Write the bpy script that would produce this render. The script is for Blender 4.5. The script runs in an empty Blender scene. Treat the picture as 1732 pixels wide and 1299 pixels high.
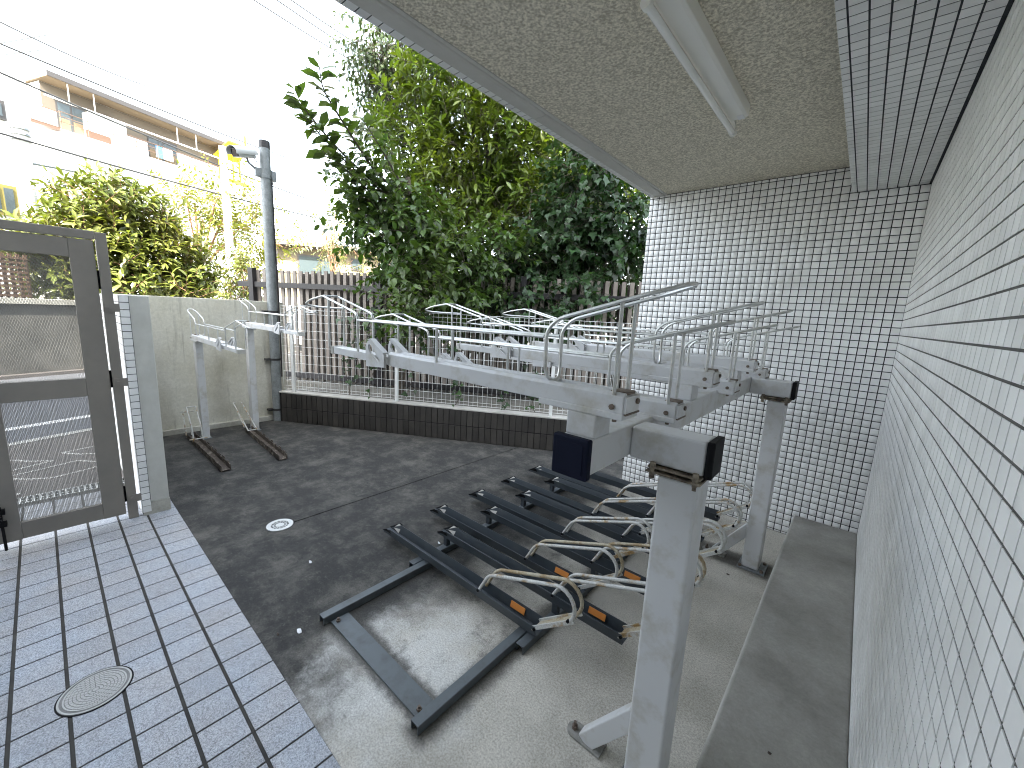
import bpy, math, random
import numpy as np
from mathutils import Vector, Matrix

rng = np.random.default_rng(7)
random.seed(7)
scene = bpy.context.scene
COL = scene.collection

# ------------------------------------------------------------------ camera, sky, sun, exposure
CAM = np.array([0.0, 0.0, 1.633])
F = 682.31
M = np.array([[0.7536, 0.6555, 0.0496], [0.1495, -0.0974, -0.984], [-0.6401, 0.7489, -0.1714]])
cd = bpy.data.cameras.new('camera')
cam = bpy.data.objects.new('camera', cd)
COL.objects.link(cam)
cd.sensor_width = 36.0
cd.lens = F / 1732 * 36.0
cd.clip_start = 0.02
cd.clip_end = 600
Rm = Matrix([[M[0][i], -M[1][i], -M[2][i]] for i in range(3)])
cam.matrix_world = Matrix.Translation(Vector(CAM)) @ Rm.to_quaternion().to_matrix().to_4x4()
scene.camera = cam

SUN_DIR = Vector((0.62, -0.85, 1.15)).normalized()      # towards the sun: behind the building, over the right shoulder
world = bpy.data.worlds.new('World')
scene.world = world
world.use_nodes = True
wn = world.node_tree
bg = wn.nodes['Background']
sky = wn.nodes.new('ShaderNodeTexSky')
sky.sky_type = 'NISHITA'
sky.sun_disc = False
sky.sun_elevation = math.asin(SUN_DIR.z)
sky.sun_rotation = math.atan2(SUN_DIR.x, SUN_DIR.y)
sky.air_density = 1.0
sky.dust_density = 3.0
sky.ozone_density = 1.0
hsv = wn.nodes.new('ShaderNodeHueSaturation')           # hazy, milky daylight
hsv.inputs['Saturation'].default_value = 0.5
wn.links.new(sky.outputs[0], hsv.inputs['Color'])
tint = wn.nodes.new('ShaderNodeVectorMath')               # camera white balance for open shade
tint.operation = 'MULTIPLY'
tint.inputs[1].default_value = (1.02, 1.02, 0.97)
wn.links.new(hsv.outputs[0], tint.inputs[0])
wn.links.new(tint.outputs[0], bg.inputs[0])
bg.inputs[1].default_value = 0.15
sl = bpy.data.lights.new('sun', 'SUN')
sl.energy = 4.0
sl.angle = math.radians(0.5)
sl.color = (1.0, 0.95, 0.86)
sun = bpy.data.objects.new('sun', sl)
COL.objects.link(sun)
sun.rotation_euler = SUN_DIR.to_track_quat('Z', 'Y').to_euler()
vs = scene.view_settings
vs.view_transform = 'Standard'
vs.look = 'None'
vs.gamma = 1.0
vs.use_curve_mapping = False
vs.exposure = 3.32
scene.cycles.use_denoising = True
scene.cycles.pixel_filter_type = 'BLACKMAN_HARRIS'
scene.cycles.filter_width = 1.05
scene.cycles.max_bounces = 10
scene.cycles.diffuse_bounces = 6
scene.cycles.transparent_max_bounces = 8
scene.cycles.sample_clamp_indirect = 6.0


# ------------------------------------------------------------------ measuring helpers
def ray(u, v):
    r = M.T @ np.array([(u - 866) / F, (v - 649.5) / F, 1.0])
    return r / np.linalg.norm(r)


def at(u, v, d):
    return CAM + ray(u, v) * d


def onplane(u, v, p0, n):
    r = ray(u, v)
    return CAM + r * (np.dot(np.array(p0) - CAM, n) / np.dot(r, n))


def project(P):
    q = (np.asarray(P) - CAM) @ M.T
    z = np.where(np.abs(q[..., 2]) < 1e-6, 1e-6, q[..., 2])
    return q[..., 0] / z * F + 866, q[..., 1] / z * F + 649.5, q[..., 2]


# ------------------------------------------------------------------ mesh builder
class MB:
    def __init__(self):
        self.v = []
        self.f = []

    def add(self, verts, faces):
        o = len(self.v)
        self.v += [tuple(map(float, p)) for p in verts]
        self.f += [tuple(i + o for i in f) for f in faces]
        return self

    def box(self, x0, x1, y0, y1, z0, z1):
        return self.add([(x0, y0, z0), (x1, y0, z0), (x1, y1, z0), (x0, y1, z0), (x0, y0, z1), (x1, y0, z1), (x1, y1, z1), (x0, y1, z1)],
                        [(3, 2, 1, 0), (4, 5, 6, 7), (0, 1, 5, 4), (1, 2, 6, 5), (2, 3, 7, 6), (3, 0, 4, 7)])

    def obox(self, c, ax, ay, az, hx, hy, hz):
        c, ax, ay, az = [np.array(t, float) for t in (c, ax, ay, az)]
        P = [c + ax * sx * hx + ay * sy * hy + az * sz * hz for sz in (-1, 1) for sx, sy in ((-1, -1), (1, -1), (1, 1), (-1, 1))]
        return self.add(P, [(3, 2, 1, 0), (4, 5, 6, 7), (0, 1, 5, 4), (1, 2, 6, 5), (2, 3, 7, 6), (3, 0, 4, 7)])

    def bar(self, a, b, w, h, up=(0, 0, 1)):
        a, b = np.array(a, float), np.array(b, float)
        d = b - a
        L = np.linalg.norm(d)
        d /= L
        s = np.cross(d, np.array(up, float))
        s /= np.linalg.norm(s)
        t = np.cross(s, d)
        return self.obox((a + b) / 2, d, s, t, L / 2, w / 2, h / 2)

    def tube(self, pts, r, n=8, closed=False, taper=None):
        pts = [np.array(p, float) for p in pts]
        m = len(pts)
        rings = []
        ref = None
        for i, p in enumerate(pts):
            if closed:
                t = pts[(i + 1) % m] - pts[i - 1]
            else:
                t = pts[min(i + 1, m - 1)] - pts[max(i - 1, 0)]
            t = t / (np.linalg.norm(t) + 1e-12)
            if ref is None:
                ref = np.array([0, 0, 1.0]) if abs(t[2]) < 0.9 else np.array([1.0, 0, 0])
            a = ref - t * np.dot(ref, t)
            if np.linalg.norm(a) < 1e-4:
                a = np.cross(t, [0.3, 0.5, 0.8])
            a /= np.linalg.norm(a)
            ref = a
            b = np.cross(t, a)
            rr = r if taper is None else r * (1 + (taper - 1) * i / (m - 1))
            rings.append([p + (a * math.cos(2 * math.pi * k / n) + b * math.sin(2 * math.pi * k / n)) * rr for k in range(n)])
        V = [q for R in rings for q in R]
        Fc = []
        for i in range(m if closed else m - 1):
            j = (i + 1) % m
            for k in range(n):
                Fc.append((i * n + k, i * n + (k + 1) % n, j * n + (k + 1) % n, j * n + k))
        if not closed:
            Fc.append(tuple(range(n - 1, -1, -1)))
            Fc.append(tuple((m - 1) * n + k for k in range(n)))
        return self.add(V, Fc)

    def prism(self, poly, off):                       # planar polygon (3-D points) extruded by off
        k = len(poly)
        off = np.array(off, float)
        P = [np.array(p, float) for p in poly]
        return self.add(P + [p + off for p in P], [tuple(range(k - 1, -1, -1)), tuple(range(k, 2 * k))] +
                        [(i, (i + 1) % k, k + (i + 1) % k, k + i) for i in range(k)])

    def ringprism(self, outer, inner, off):           # plate with a hole, same number of points in both outlines
        k = len(outer)
        off = np.array(off, float)
        O = [np.array(p, float) for p in outer]
        I = [np.array(p, float) for p in inner]
        V = O + I + [p + off for p in O] + [p + off for p in I]
        Fc = []
        for i in range(k):
            j = (i + 1) % k
            Fc += [(i, j, k + j, k + i), (2 * k + i, 3 * k + i, 3 * k + j, 2 * k + j), (i, 2 * k + i, 2 * k + j, j), (k + i, k + j, 3 * k + j, 3 * k + i)]
        return self.add(V, Fc)

    def cyl(self, c, r, h, n=16, axis=(0, 0, 1)):
        c = np.array(c, float)
        a = np.array(axis, float)
        return self.tube([c, c + a * h], r, n)

    def arcs(self, cx, cy, z0, z1, r0, r1, a0, a1, k=4):
        V = []
        for zz in (z0, z1):
            for i in range(k + 1):
                t = a0 + (a1 - a0) * i / k
                V.append((cx + r0 * math.cos(t), cy + r0 * math.sin(t), zz))
                V.append((cx + r1 * math.cos(t), cy + r1 * math.sin(t), zz))
        o = 2 * (k + 1)
        Fc = []
        for i in range(k):
            a, b, c_, d = 2 * i, 2 * i + 1, 2 * i + 3, 2 * i + 2
            Fc += [(o + a, o + b, o + c_, o + d), (a, d, c_, b), (b, c_, o + c_, o + b), (d, a, o + a, o + d)]
        Fc += [(0, 1, o + 1, o), (2 * k + 1, 2 * k, o + 2 * k, o + 2 * k + 1)]
        return self.add(V, Fc)

    def mesh(self, name, mat, smooth=False):
        me = bpy.data.meshes.new(name)
        me.from_pydata(self.v, [], self.f)
        if mat:
            me.materials.append(mat)
        if smooth:
            me.polygons.foreach_set('use_smooth', [True] * len(me.polygons))
        me.update()
        return me

    def build(self, name, mat, parent=None, smooth=False, bevel=0, seg=2, auto=False):
        o = bpy.data.objects.new(name, self.mesh(name, mat, smooth))
        COL.objects.link(o)
        if parent:
            o.parent = parent
        if bevel:
            b = o.modifiers.new('bevel', 'BEVEL')
            b.width = bevel
            b.segments = seg
            b.limit_method = 'ANGLE'
            b.angle_limit = math.radians(50)
        if auto:
            smooth_by_angle(o.data)
        return o


def smooth_by_angle(me, ang=40):
    me.polygons.foreach_set('use_smooth', [True] * len(me.polygons))
    me.set_sharp_from_angle(angle=math.radians(ang))


def npmesh(name, V, Fc, mat, smooth=False):
    V = np.asarray(V, np.float32).reshape(-1, 3)
    Fc = np.asarray(Fc, np.int32)
    nf, k = Fc.shape
    me = bpy.data.meshes.new(name)
    me.vertices.add(len(V))
    me.vertices.foreach_set('co', V.ravel())
    me.loops.add(nf * k)
    me.loops.foreach_set('vertex_index', Fc.ravel())
    me.polygons.add(nf)
    me.polygons.foreach_set('loop_start', np.arange(0, nf * k, k, dtype=np.int32))
    me.polygons.foreach_set('loop_total', np.full(nf, k, np.int32))
    if smooth:
        me.polygons.foreach_set('use_smooth', np.ones(nf, bool))
    me.materials.append(mat)
    me.update(calc_edges=True)
    me.validate()
    return me


def link(name, me, parent=None, **props):
    o = bpy.data.objects.new(name, me)
    COL.objects.link(o)
    if parent:
        o.parent = parent
    for k, v in props.items():
        o[k] = v
    return o


def thing(name, label, cat, loc=(0, 0, 0), group=None):
    o = bpy.data.objects.new(name, None)
    COL.objects.link(o)
    o['label'] = label
    o['category'] = cat
    o.empty_display_size = 0.1
    if group:
        o['group'] = group
    return o


def tag(o, label=None, cat=None, group=None, kind=None):
    if label:
        o['label'] = label
    if cat:
        o['category'] = cat
    if group:
        o['group'] = group
    if kind:
        o['kind'] = kind
    return o


# ------------------------------------------------------------------ materials
def mat(name, col, rough=0.6, metal=0.0, spec=0.5, var=0.0, var_scale=5.0, col2=None, bump=0.0, bump_scale=80.0, mask=None,
        island=0.0, trans=0.0, detail=6.0, contrast=(0.35, 0.65), coat=0.0, speck=None):
    """procedural surface: base colour, second colour mixed by noise, fine bump, per-piece tone"""
    m = bpy.data.materials.new(name)
    m.use_nodes = True
    nt = m.node_tree
    N = nt.nodes
    L = nt.links
    b = N['Principled BSDF']
    b.inputs['Roughness'].default_value = rough
    b.inputs['Metallic'].default_value = metal
    b.inputs['Specular IOR Level'].default_value = spec
    b.inputs['Coat Weight'].default_value = coat
    tc = N.new('ShaderNodeTexCoord')
    geo = N.new('ShaderNodeNewGeometry')
    rgb = N.new('ShaderNodeRGB')
    rgb.outputs[0].default_value = (*col, 1)
    cur = rgb.outputs[0]
    if col2 is not None:
        nz = N.new('ShaderNodeTexNoise')
        nz.inputs['Scale'].default_value = var_scale
        nz.inputs['Detail'].default_value = detail
        nz.inputs['Roughness'].default_value = 0.65
        L.new(geo.outputs['Position'], nz.inputs['Vector'])
        mr = N.new('ShaderNodeMapRange')
        mr.inputs[1].default_value, mr.inputs[2].default_value = contrast
        L.new(nz.outputs['Fac'], mr.inputs[0])
        mx = N.new('ShaderNodeMix')
        mx.data_type = 'RGBA'
        L.new(mr.outputs[0], mx.inputs[0])
        L.new(cur, mx.inputs[6])
        mx.inputs[7].default_value = (*col2, 1)
        cur = mx.outputs[2]
    if speck is not None:                                # (scale, amount) fine speckle
        nz = N.new('ShaderNodeTexNoise')
        nz.inputs['Scale'].default_value = speck[0]
        nz.inputs['Detail'].default_value = 3.0
        nz.inputs['Roughness'].default_value = 0.8
        L.new(geo.outputs['Position'], nz.inputs['Vector'])
        mr = N.new('ShaderNodeMapRange')
        mr.inputs[1].default_value, mr.inputs[2].default_value = 0.3, 0.7
        mr.inputs[3].default_value, mr.inputs[4].default_value = 1 - speck[1], 1 + speck[1]
        L.new(nz.outputs['Fac'], mr.inputs[0])
        mu = N.new('ShaderNodeVectorMath')
        mu.operation = 'SCALE'
        L.new(cur, mu.inputs[0])
        L.new(mr.outputs[0], mu.inputs['Scale'])
        cur = mu.outputs[0]
    if island:
        oi = N.new('ShaderNodeObjectInfo')
        ad = N.new('ShaderNodeMath')
        ad.operation = 'ADD'
        L.new(geo.outputs['Random Per Island'], ad.inputs[0])
        L.new(oi.outputs['Random'], ad.inputs[1])
        fr = N.new('ShaderNodeMath')
        fr.operation = 'FRACT'
        L.new(ad.outputs[0], fr.inputs[0])
        mr = N.new('ShaderNodeMapRange')
        mr.inputs[3].default_value, mr.inputs[4].default_value = 1 - island, 1 + island
        L.new(fr.outputs[0], mr.inputs[0])
        mu = N.new('ShaderNodeVectorMath')
        mu.operation = 'SCALE'
        L.new(cur, mu.inputs[0])
        L.new(mr.outputs[0], mu.inputs['Scale'])
        cur = mu.outputs[0]
    L.new(cur, b.inputs['Base Color'])
    if bump:
        nz = N.new('ShaderNodeTexNoise')
        nz.inputs['Scale'].default_value = bump_scale
        nz.inputs['Detail'].default_value = 4.0
        L.new(geo.outputs['Position'], nz.inputs['Vector'])
        bp = N.new('ShaderNodeBump')
        bp.inputs['Strength'].default_value = bump
        bp.inputs['Distance'].default_value = 0.004
        L.new(nz.outputs['Fac'], bp.inputs['Height'])
        L.new(bp.outputs[0], b.inputs['Normal'])
    if trans:
        out = N['Material Output']
        tr = N.new('ShaderNodeBsdfTranslucent')
        hs = N.new('ShaderNodeVectorMath')
        hs.operation = 'MULTIPLY'
        hs.inputs[1].default_value = (1.5, 1.6, 0.5)
        L.new(cur, hs.inputs[0])
        L.new(hs.outputs[0], tr.inputs[0])
        ms = N.new('ShaderNodeMixShader')
        ms.inputs[0].default_value = trans
        L.new(b.outputs[0], ms.inputs[1])
        L.new(tr.outputs[0], ms.inputs[2])
        L.new(ms.outputs[0], out.inputs[0])
    return m


MT = {}
MT['tile'] = mat('glazed_white_tile', (0.82, 0.82, 0.81), 0.38, island=0.07, col2=(0.66, 0.655, 0.63), var_scale=2.2, contrast=(0.45, 0.8), bump=0.03, bump_scale=25)
MT['grout'] = mat('dark_grout', (0.018, 0.020, 0.027), 0.9, col2=(0.035, 0.037, 0.042), var_scale=30)
MT['palegrout'] = mat('grey_grout', (0.115, 0.112, 0.105), 0.9, col2=(0.075, 0.073, 0.07), var_scale=9)
MT['paver'] = mat('granite_paving_tile', (0.285, 0.310, 0.350), 0.5, island=0.08, speck=(240, 0.85), col2=(0.29, 0.29, 0.30), var_scale=3.0, bump=0.1, bump_scale=300)
MT['paver_grout'] = mat('paving_grout', (0.022, 0.021, 0.020), 0.9, col2=(0.045, 0.042, 0.036), var_scale=12)
MT['ceiling'] = mat('sprayed_ceiling', (0.84, 0.785, 0.65), 0.9, col2=(0.42, 0.385, 0.30), var_scale=95, detail=2.0, contrast=(0.36, 0.62), bump=0.9, bump_scale=120)
MT['trim'] = mat('trim_paint', (0.58, 0.57, 0.53), 0.55, col2=(0.50, 0.49, 0.45), var_scale=4)
MT['ledge'] = mat('ledge_concrete', (0.33, 0.32, 0.29), 0.85, col2=(0.21, 0.20, 0.18), var_scale=2.6, bump=0.25, bump_scale=70, speck=(90, 0.12))
MT['rackwhite'] = mat('rack_white_paint', (0.54, 0.545, 0.55), 0.36, col2=(0.39, 0.37, 0.32), var_scale=9, contrast=(0.5, 0.72), bump=0.05, bump_scale=200, detail=10)
MT['galv'] = mat('zinc_rod', (0.60, 0.61, 0.60), 0.35, metal=0.6, col2=(0.42, 0.40, 0.36), var_scale=18, contrast=(0.5, 0.7))
MT['rustwhite'] = mat('rusting_white_paint', (0.46, 0.46, 0.44), 0.5, col2=(0.28, 0.18, 0.07), var_scale=9, contrast=(0.52, 0.63), speck=(150, 0.25))
MT['galvplate'] = mat('dull_zinc_plate', (0.30, 0.30, 0.28), 0.6, col2=(0.16, 0.15, 0.13), var_scale=25)
MT['navy'] = mat('navy_plastic_cap', (0.006, 0.008, 0.020), 0.6, spec=0.1)
MT['black'] = mat('black_plastic', (0.007, 0.007, 0.008), 0.6, spec=0.12)
MT['grimeplate'] = mat('grimy_rusted_plate', (0.30, 0.255, 0.19), 0.7, col2=(0.07, 0.05, 0.035), var_scale=16, contrast=(0.42, 0.6))
MT['rusttan'] = mat('tan_rusted_paint', (0.40, 0.36, 0.27), 0.6, col2=(0.25, 0.18, 0.095), var_scale=13, contrast=(0.45, 0.62), speck=(150, 0.3))
MT['darksteel'] = mat('slate_painted_steel', (0.036, 0.045, 0.054), 0.45, col2=(0.055, 0.060, 0.063), var_scale=9, contrast=(0.45, 0.8), bump=0.05, bump_scale=150)
MT['framesteel'] = mat('grey_frame_steel', (0.095, 0.11, 0.12), 0.45, col2=(0.06, 0.066, 0.068), var_scale=10, contrast=(0.45, 0.75))
MT['rustbrown'] = mat('rusted_channel', (0.060, 0.046, 0.036), 0.75, col2=(0.24, 0.21, 0.17), var_scale=16, contrast=(0.52, 0.66), bump=0.3)
MT['bolt'] = mat('rusty_bolt', (0.12, 0.09, 0.07), 0.6, metal=0.5, col2=(0.2, 0.16, 0.13), var_scale=60)
MT['orange'] = mat('orange_reflector', (0.62, 0.23, 0.05), 0.4)
MT['gate'] = mat('brown_grey_gate_paint', (0.235, 0.215, 0.188), 0.45, col2=(0.195, 0.18, 0.16), var_scale=3)
MT['gatemesh'] = mat('gate_mesh_steel', (0.20, 0.195, 0.18), 0.45)
MT['wallconc'] = mat('stained_concrete', (0.44, 0.43, 0.38), 0.85, col2=(0.26, 0.25, 0.21), var_scale=2.4, contrast=(0.42, 0.75), bump=0.3, bump_scale=40, speck=(26, 0.14))
MT['plaster'] = mat('pale_plaster', (0.58, 0.58, 0.54), 0.85, col2=(0.50, 0.50, 0.46), var_scale=6, bump=0.2, bump_scale=60)
MT['browntile'] = mat('dark_brown_wall_tile', (0.024, 0.0215, 0.019), 0.6, island=0.25, col2=(0.036, 0.032, 0.028), var_scale=5, bump=0.3, bump_scale=90)
MT['blackgrout'] = mat('black_grout', (0.006, 0.006, 0.006), 0.9)
MT['coping'] = mat('pale_coping', (0.48, 0.47, 0.44), 0.6, col2=(0.36, 0.35, 0.32), var_scale=8)
MT['wire'] = mat('white_coated_wire', (0.72, 0.73, 0.72), 0.4)
MT['slat'] = mat('beige_fence_slat', (0.235, 0.205, 0.18), 0.6, island=0.12, col2=(0.18, 0.155, 0.135), var_scale=4)
MT['slatframe'] = mat('dark_fence_frame', (0.022, 0.02, 0.022), 0.45)
MT['pole'] = mat('grey_galvanised_pole', (0.24, 0.26, 0.27), 0.5, metal=0.3, col2=(0.16, 0.175, 0.18), var_scale=14, contrast=(0.4, 0.7), speck=(60, 0.15))
MT['camgrey'] = mat('camera_grey_paint', (0.52, 0.53, 0.52), 0.4)
MT['glassdark'] = mat('dark_glass', (0.01, 0.01, 0.012), 0.08)
MT['iron'] = mat('cast_iron_cover', (0.20, 0.20, 0.195), 0.55, metal=0.3, col2=(0.13, 0.13, 0.125), var_scale=25, contrast=(0.4, 0.7))
MT['ironrelief'] = mat('worn_iron_relief', (0.40, 0.40, 0.385), 0.5, metal=0.3)
MT['chrome'] = mat('dull_drain_metal', (0.55, 0.56, 0.55), 0.45, metal=0.4)
MT['lampbody'] = mat('lamp_body_enamel', (0.78, 0.77, 0.72), 0.35)
MT['lamptube'] = mat('unlit_fluorescent_tube', (0.85, 0.85, 0.82), 0.2)
MT['asphalt'] = mat('street_asphalt', (0.11, 0.115, 0.13), 0.9, speck=(70, 0.35), col2=(0.085, 0.09, 0.10), var_scale=1.2)
MT['pave'] = mat('brown_pavement', (0.14, 0.125, 0.115), 0.85, speck=(60, 0.3), col2=(0.10, 0.09, 0.085), var_scale=3)
MT['roadpaint'] = mat('white_road_paint', (0.72, 0.72, 0.72), 0.7, col2=(0.5, 0.5, 0.5), var_scale=14)
MT['earth'] = mat('grey_earth', (0.13, 0.12, 0.105), 0.95, col2=(0.075, 0.07, 0.06), var_scale=1.5, speck=(30, 0.3))
MT['neighbour'] = mat('pale_yard_concrete', (0.17, 0.165, 0.15), 0.9, col2=(0.08, 0.075, 0.06), var_scale=3, speck=(40, 0.2))
MT['whitewall'] = mat('white_render', (0.78, 0.78, 0.77), 0.8)
MT['tanwall'] = mat('tan_render', (0.155, 0.115, 0.068), 0.8)
MT['eave_shade'] = mat('taupe_eave_shade', (0.13, 0.11, 0.085), 0.8)  # eave shadow on the white wall, put into the colour
MT['cream'] = mat('cream_render', (0.20, 0.165, 0.105), 0.8, col2=(0.17, 0.14, 0.09), var_scale=1.5)
MT['roofgrey'] = mat('grey_roof', (0.07, 0.065, 0.06), 0.7)
MT['winframe'] = mat('dark_bronze_window_frame', (0.05, 0.045, 0.042), 0.4)
MT['pane'] = mat('window_pane', (0.05, 0.065, 0.07), 0.08, spec=0.5)
MT['railbrown'] = mat('brown_railing', (0.12, 0.07, 0.045), 0.5)
MT['yellow'] = mat('yellow_painted_steel', (0.72, 0.46, 0.03), 0.45)
MT['bluecloth'] = mat('blue_cloth', (0.08, 0.22, 0.5), 0.9)
MT['whitecloth'] = mat('white_cloth', (0.75, 0.75, 0.75), 0.9)
MT['cable'] = mat('black_cable', (0.05, 0.05, 0.05), 0.6)
MT['palepole'] = mat('pale_concrete_pole', (0.6, 0.6, 0.6), 0.7)
MT['bark'] = mat('grey_brown_bark', (0.10, 0.08, 0.06), 0.9, col2=(0.05, 0.042, 0.035), var_scale=14, bump=0.5, bump_scale=30)
MT['redbark'] = mat('reddish_bark', (0.20, 0.11, 0.06), 0.9)
MT['paper'] = mat('white_paper_scrap', (0.75, 0.76, 0.78), 0.8)
MT['deadleaf'] = mat('dry_brown_leaf', (0.06, 0.045, 0.035), 0.8)


def leafmat(name, a, b_, trans=0.3, rough=0.38, isl=0.3):
    return mat(name, a, rough, col2=b_, var_scale=1.1, contrast=(0.35, 0.65), island=isl, trans=trans, spec=0.45)


MT['leaf_big'] = leafmat('large_leaf_green', (0.045, 0.088, 0.022), (0.075, 0.115, 0.030), 0.3, 0.36, 0.4)
MT['leaf_lance'] = leafmat('lance_leaf_green', (0.070, 0.116, 0.022), (0.112, 0.140, 0.020), 0.36, 0.32, 0.5)
MT['leaf_fine'] = leafmat('fine_leaf_green', (0.040, 0.062, 0.030), (0.055, 0.080, 0.030))
MT['leaf_ivy'] = leafmat('ivy_leaf_green', (0.018, 0.048, 0.015), (0.030, 0.062, 0.020), 0.22, 0.4, 0.45)
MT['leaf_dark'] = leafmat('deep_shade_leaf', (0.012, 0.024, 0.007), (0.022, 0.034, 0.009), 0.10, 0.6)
MT['leaf_bush'] = leafmat('olive_bush_leaf', (0.085, 0.112, 0.026), (0.125, 0.130, 0.030), 0.22, 0.3, 0.5)
MT['leaf_feather'] = leafmat('yellow_feathery_leaf', (0.13, 0.16, 0.03), (0.18, 0.18, 0.035), 0.4)
MT['leaf_pale'] = leafmat('pale_feathery_leaf', (0.12, 0.13, 0.07), (0.15, 0.16, 0.07), 0.35)


def yard_material():
    m = bpy.data.materials.new('yard_concrete')
    m.use_nodes = True
    nt = m.node_tree
    N, L = nt.nodes, nt.links
    b = N['Principled BSDF']
    b.inputs['Roughness'].default_value = 0.82
    b.inputs['Specular IOR Level'].default_value = 0.3
    geo = N.new('ShaderNodeNewGeometry')
    sep = N.new('ShaderNodeSeparateXYZ')
    L.new(geo.outputs['Position'], sep.inputs[0])

    def noise(scale, detail=6, rough=0.6, vec=None):
        n = N.new('ShaderNodeTexNoise')
        n.inputs['Scale'].default_value = scale
        n.inputs['Detail'].default_value = detail
        n.inputs['Roughness'].default_value = rough
        L.new(vec or geo.outputs['Position'], n.inputs['Vector'])
        return n.outputs['Fac']

    def math_(op, a, b_=None, c=None):
        n = N.new('ShaderNodeMath')
        n.operation = op
        for i, x in enumerate((a, b_, c)):
            if x is None:
                continue
            if isinstance(x, (int, float)):
                n.inputs[i].default_value = x
            else:
                L.new(x, n.inputs[i])
        return n.outputs[0]

    def rng_(x, a, b_, c=0.0, d=1.0):
        n = N.new('ShaderNodeMapRange')
        n.interpolation_type = 'SMOOTHSTEP'
        L.new(x, n.inputs[0])
        n.inputs[1].default_value, n.inputs[2].default_value, n.inputs[3].default_value, n.inputs[4].default_value = a, b_, c, d
        return n.outputs[0]

    def mix(f, a, b_):
        n = N.new('ShaderNodeMix')
        n.data_type = 'RGBA'
        L.new(f, n.inputs[0])
        for i, x in ((6, a), (7, b_)):
            if isinstance(x, tuple):
                n.inputs[i].default_value = (*x, 1)
            else:
                L.new(x, n.inputs[i])
        return n.outputs[2]

    # worn, grimy ground in the open; paler dry concrete where the canopy keeps the rain off
    w = noise(1.7, 5)
    t = math_('MULTIPLY_ADD', math_('SUBTRACT', w, 0.5), 1.5, sep.outputs[0])
    light = rng_(t, -1.85, -1.15)
    grime = mix(rng_(noise(4.2, 10, 0.75), 0.42, 0.70), (0.030, 0.030, 0.029), (0.098, 0.094, 0.083))
    grime = mix(math_('MULTIPLY', rng_(noise(38, 6, 0.8), 0.52, 0.78), 0.55), grime, (0.17, 0.165, 0.15))
    grime = mix(math_('MULTIPLY', rng_(noise(2.6, 10, 0.85), 0.58, 0.70), 0.45), grime, (0.20, 0.195, 0.17))
    dry = mix(rng_(noise(2.3, 8, 0.65), 0.35, 0.7), (0.50, 0.475, 0.42), (0.37, 0.35, 0.305))
    dry = mix(math_('MULTIPLY', rng_(noise(9, 9, 0.8), 0.54, 0.70), 0.6), dry, (0.27, 0.25, 0.215))
    dry = mix(rng_(noise(60, 4, 0.7), 0.62, 0.74), dry, (0.24, 0.225, 0.20))
    c = mix(light, grime, dry)
    # pale efflorescence patch inside the base frame
    dx = math_('MULTIPLY', math_('ADD', sep.outputs[0], 1.36), 2.6)
    dy = math_('MULTIPLY', math_('ADD', sep.outputs[1], -0.93), 2.3)
    r2 = math_('ADD', math_('MULTIPLY', dx, dx), math_('MULTIPLY', dy, dy))
    pt = math_('ADD', r2, math_('MULTIPLY', math_('SUBTRACT', noise(5.5, 6, 0.7), 0.5), 4.0))
    patch = rng_(pt, 1.5, -0.4)
    c = mix(math_('MULTIPLY', patch, 0.85), c, (0.55, 0.55, 0.53))
    # black mould blotches under the gutters
    mould = math_('MULTIPLY', rng_(noise(4.5, 8, 0.75), 0.52, 0.66), rng_(sep.outputs[0], -0.95, -1.25))
    c = mix(math_('MULTIPLY', mould, 0.55), c, (0.05, 0.05, 0.047))
    # dirt along the floor rack rails with contact shade painted in; darker round post feet
    def near(ax, at_, w0, w1, a1=None, b1=None):
        other = sep.outputs[1 if ax == 0 else 0]
        d_ = math_('ABSOLUTE', math_('SUBTRACT', sep.outputs[ax], at_))
        d_ = math_('ADD', d_, math_('MULTIPLY', math_('SUBTRACT', noise(11, 6, 0.7), 0.5), 0.10))
        k_ = rng_(d_, w1, w0)
        k_ = math_('MULTIPLY', k_, rng_(other, a1 - 0.06, a1))
        return math_('MULTIPLY', k_, rng_(other, b1 + 0.06, b1))
    dirt_shade = math_('MAXIMUM', near(0, -1.085, 0.03, 0.10, 0.80, 3.6), near(0, -1.905, 0.03, 0.09, 0.80, 1.5))
    dirt_shade = math_('MAXIMUM', dirt_shade, near(0, -1.955, 0.03, 0.10, 1.4, 3.6))
    dirt_shade = math_('MAXIMUM', dirt_shade, near(1, 0.885, 0.055, 0.10, -1.9, -1.1))
    dirt_shade = math_('MAXIMUM', dirt_shade, near(1, 3.05, 0.07, 0.15, -0.7, -0.26))
    c = mix(math_('MULTIPLY', dirt_shade, 0.8), c, (0.045, 0.043, 0.038))
    sp = N.new('ShaderNodeVectorMath')
    sp.operation = 'SCALE'
    L.new(c, sp.inputs[0])
    L.new(rng_(noise(120, 4, 0.85), 0.28, 0.72, 0.62, 1.38), sp.inputs['Scale'])
    L.new(sp.outputs[0], b.inputs['Base Color'])
    bp = N.new('ShaderNodeBump')
    bp.inputs['Strength'].default_value = 0.35
    bp.inputs['Distance'].default_value = 0.004
    L.new(noise(70, 6, 0.7), bp.inputs['Height'])
    L.new(bp.outputs[0], b.inputs['Normal'])
    return m


MT['yard'] = yard_material()


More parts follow.
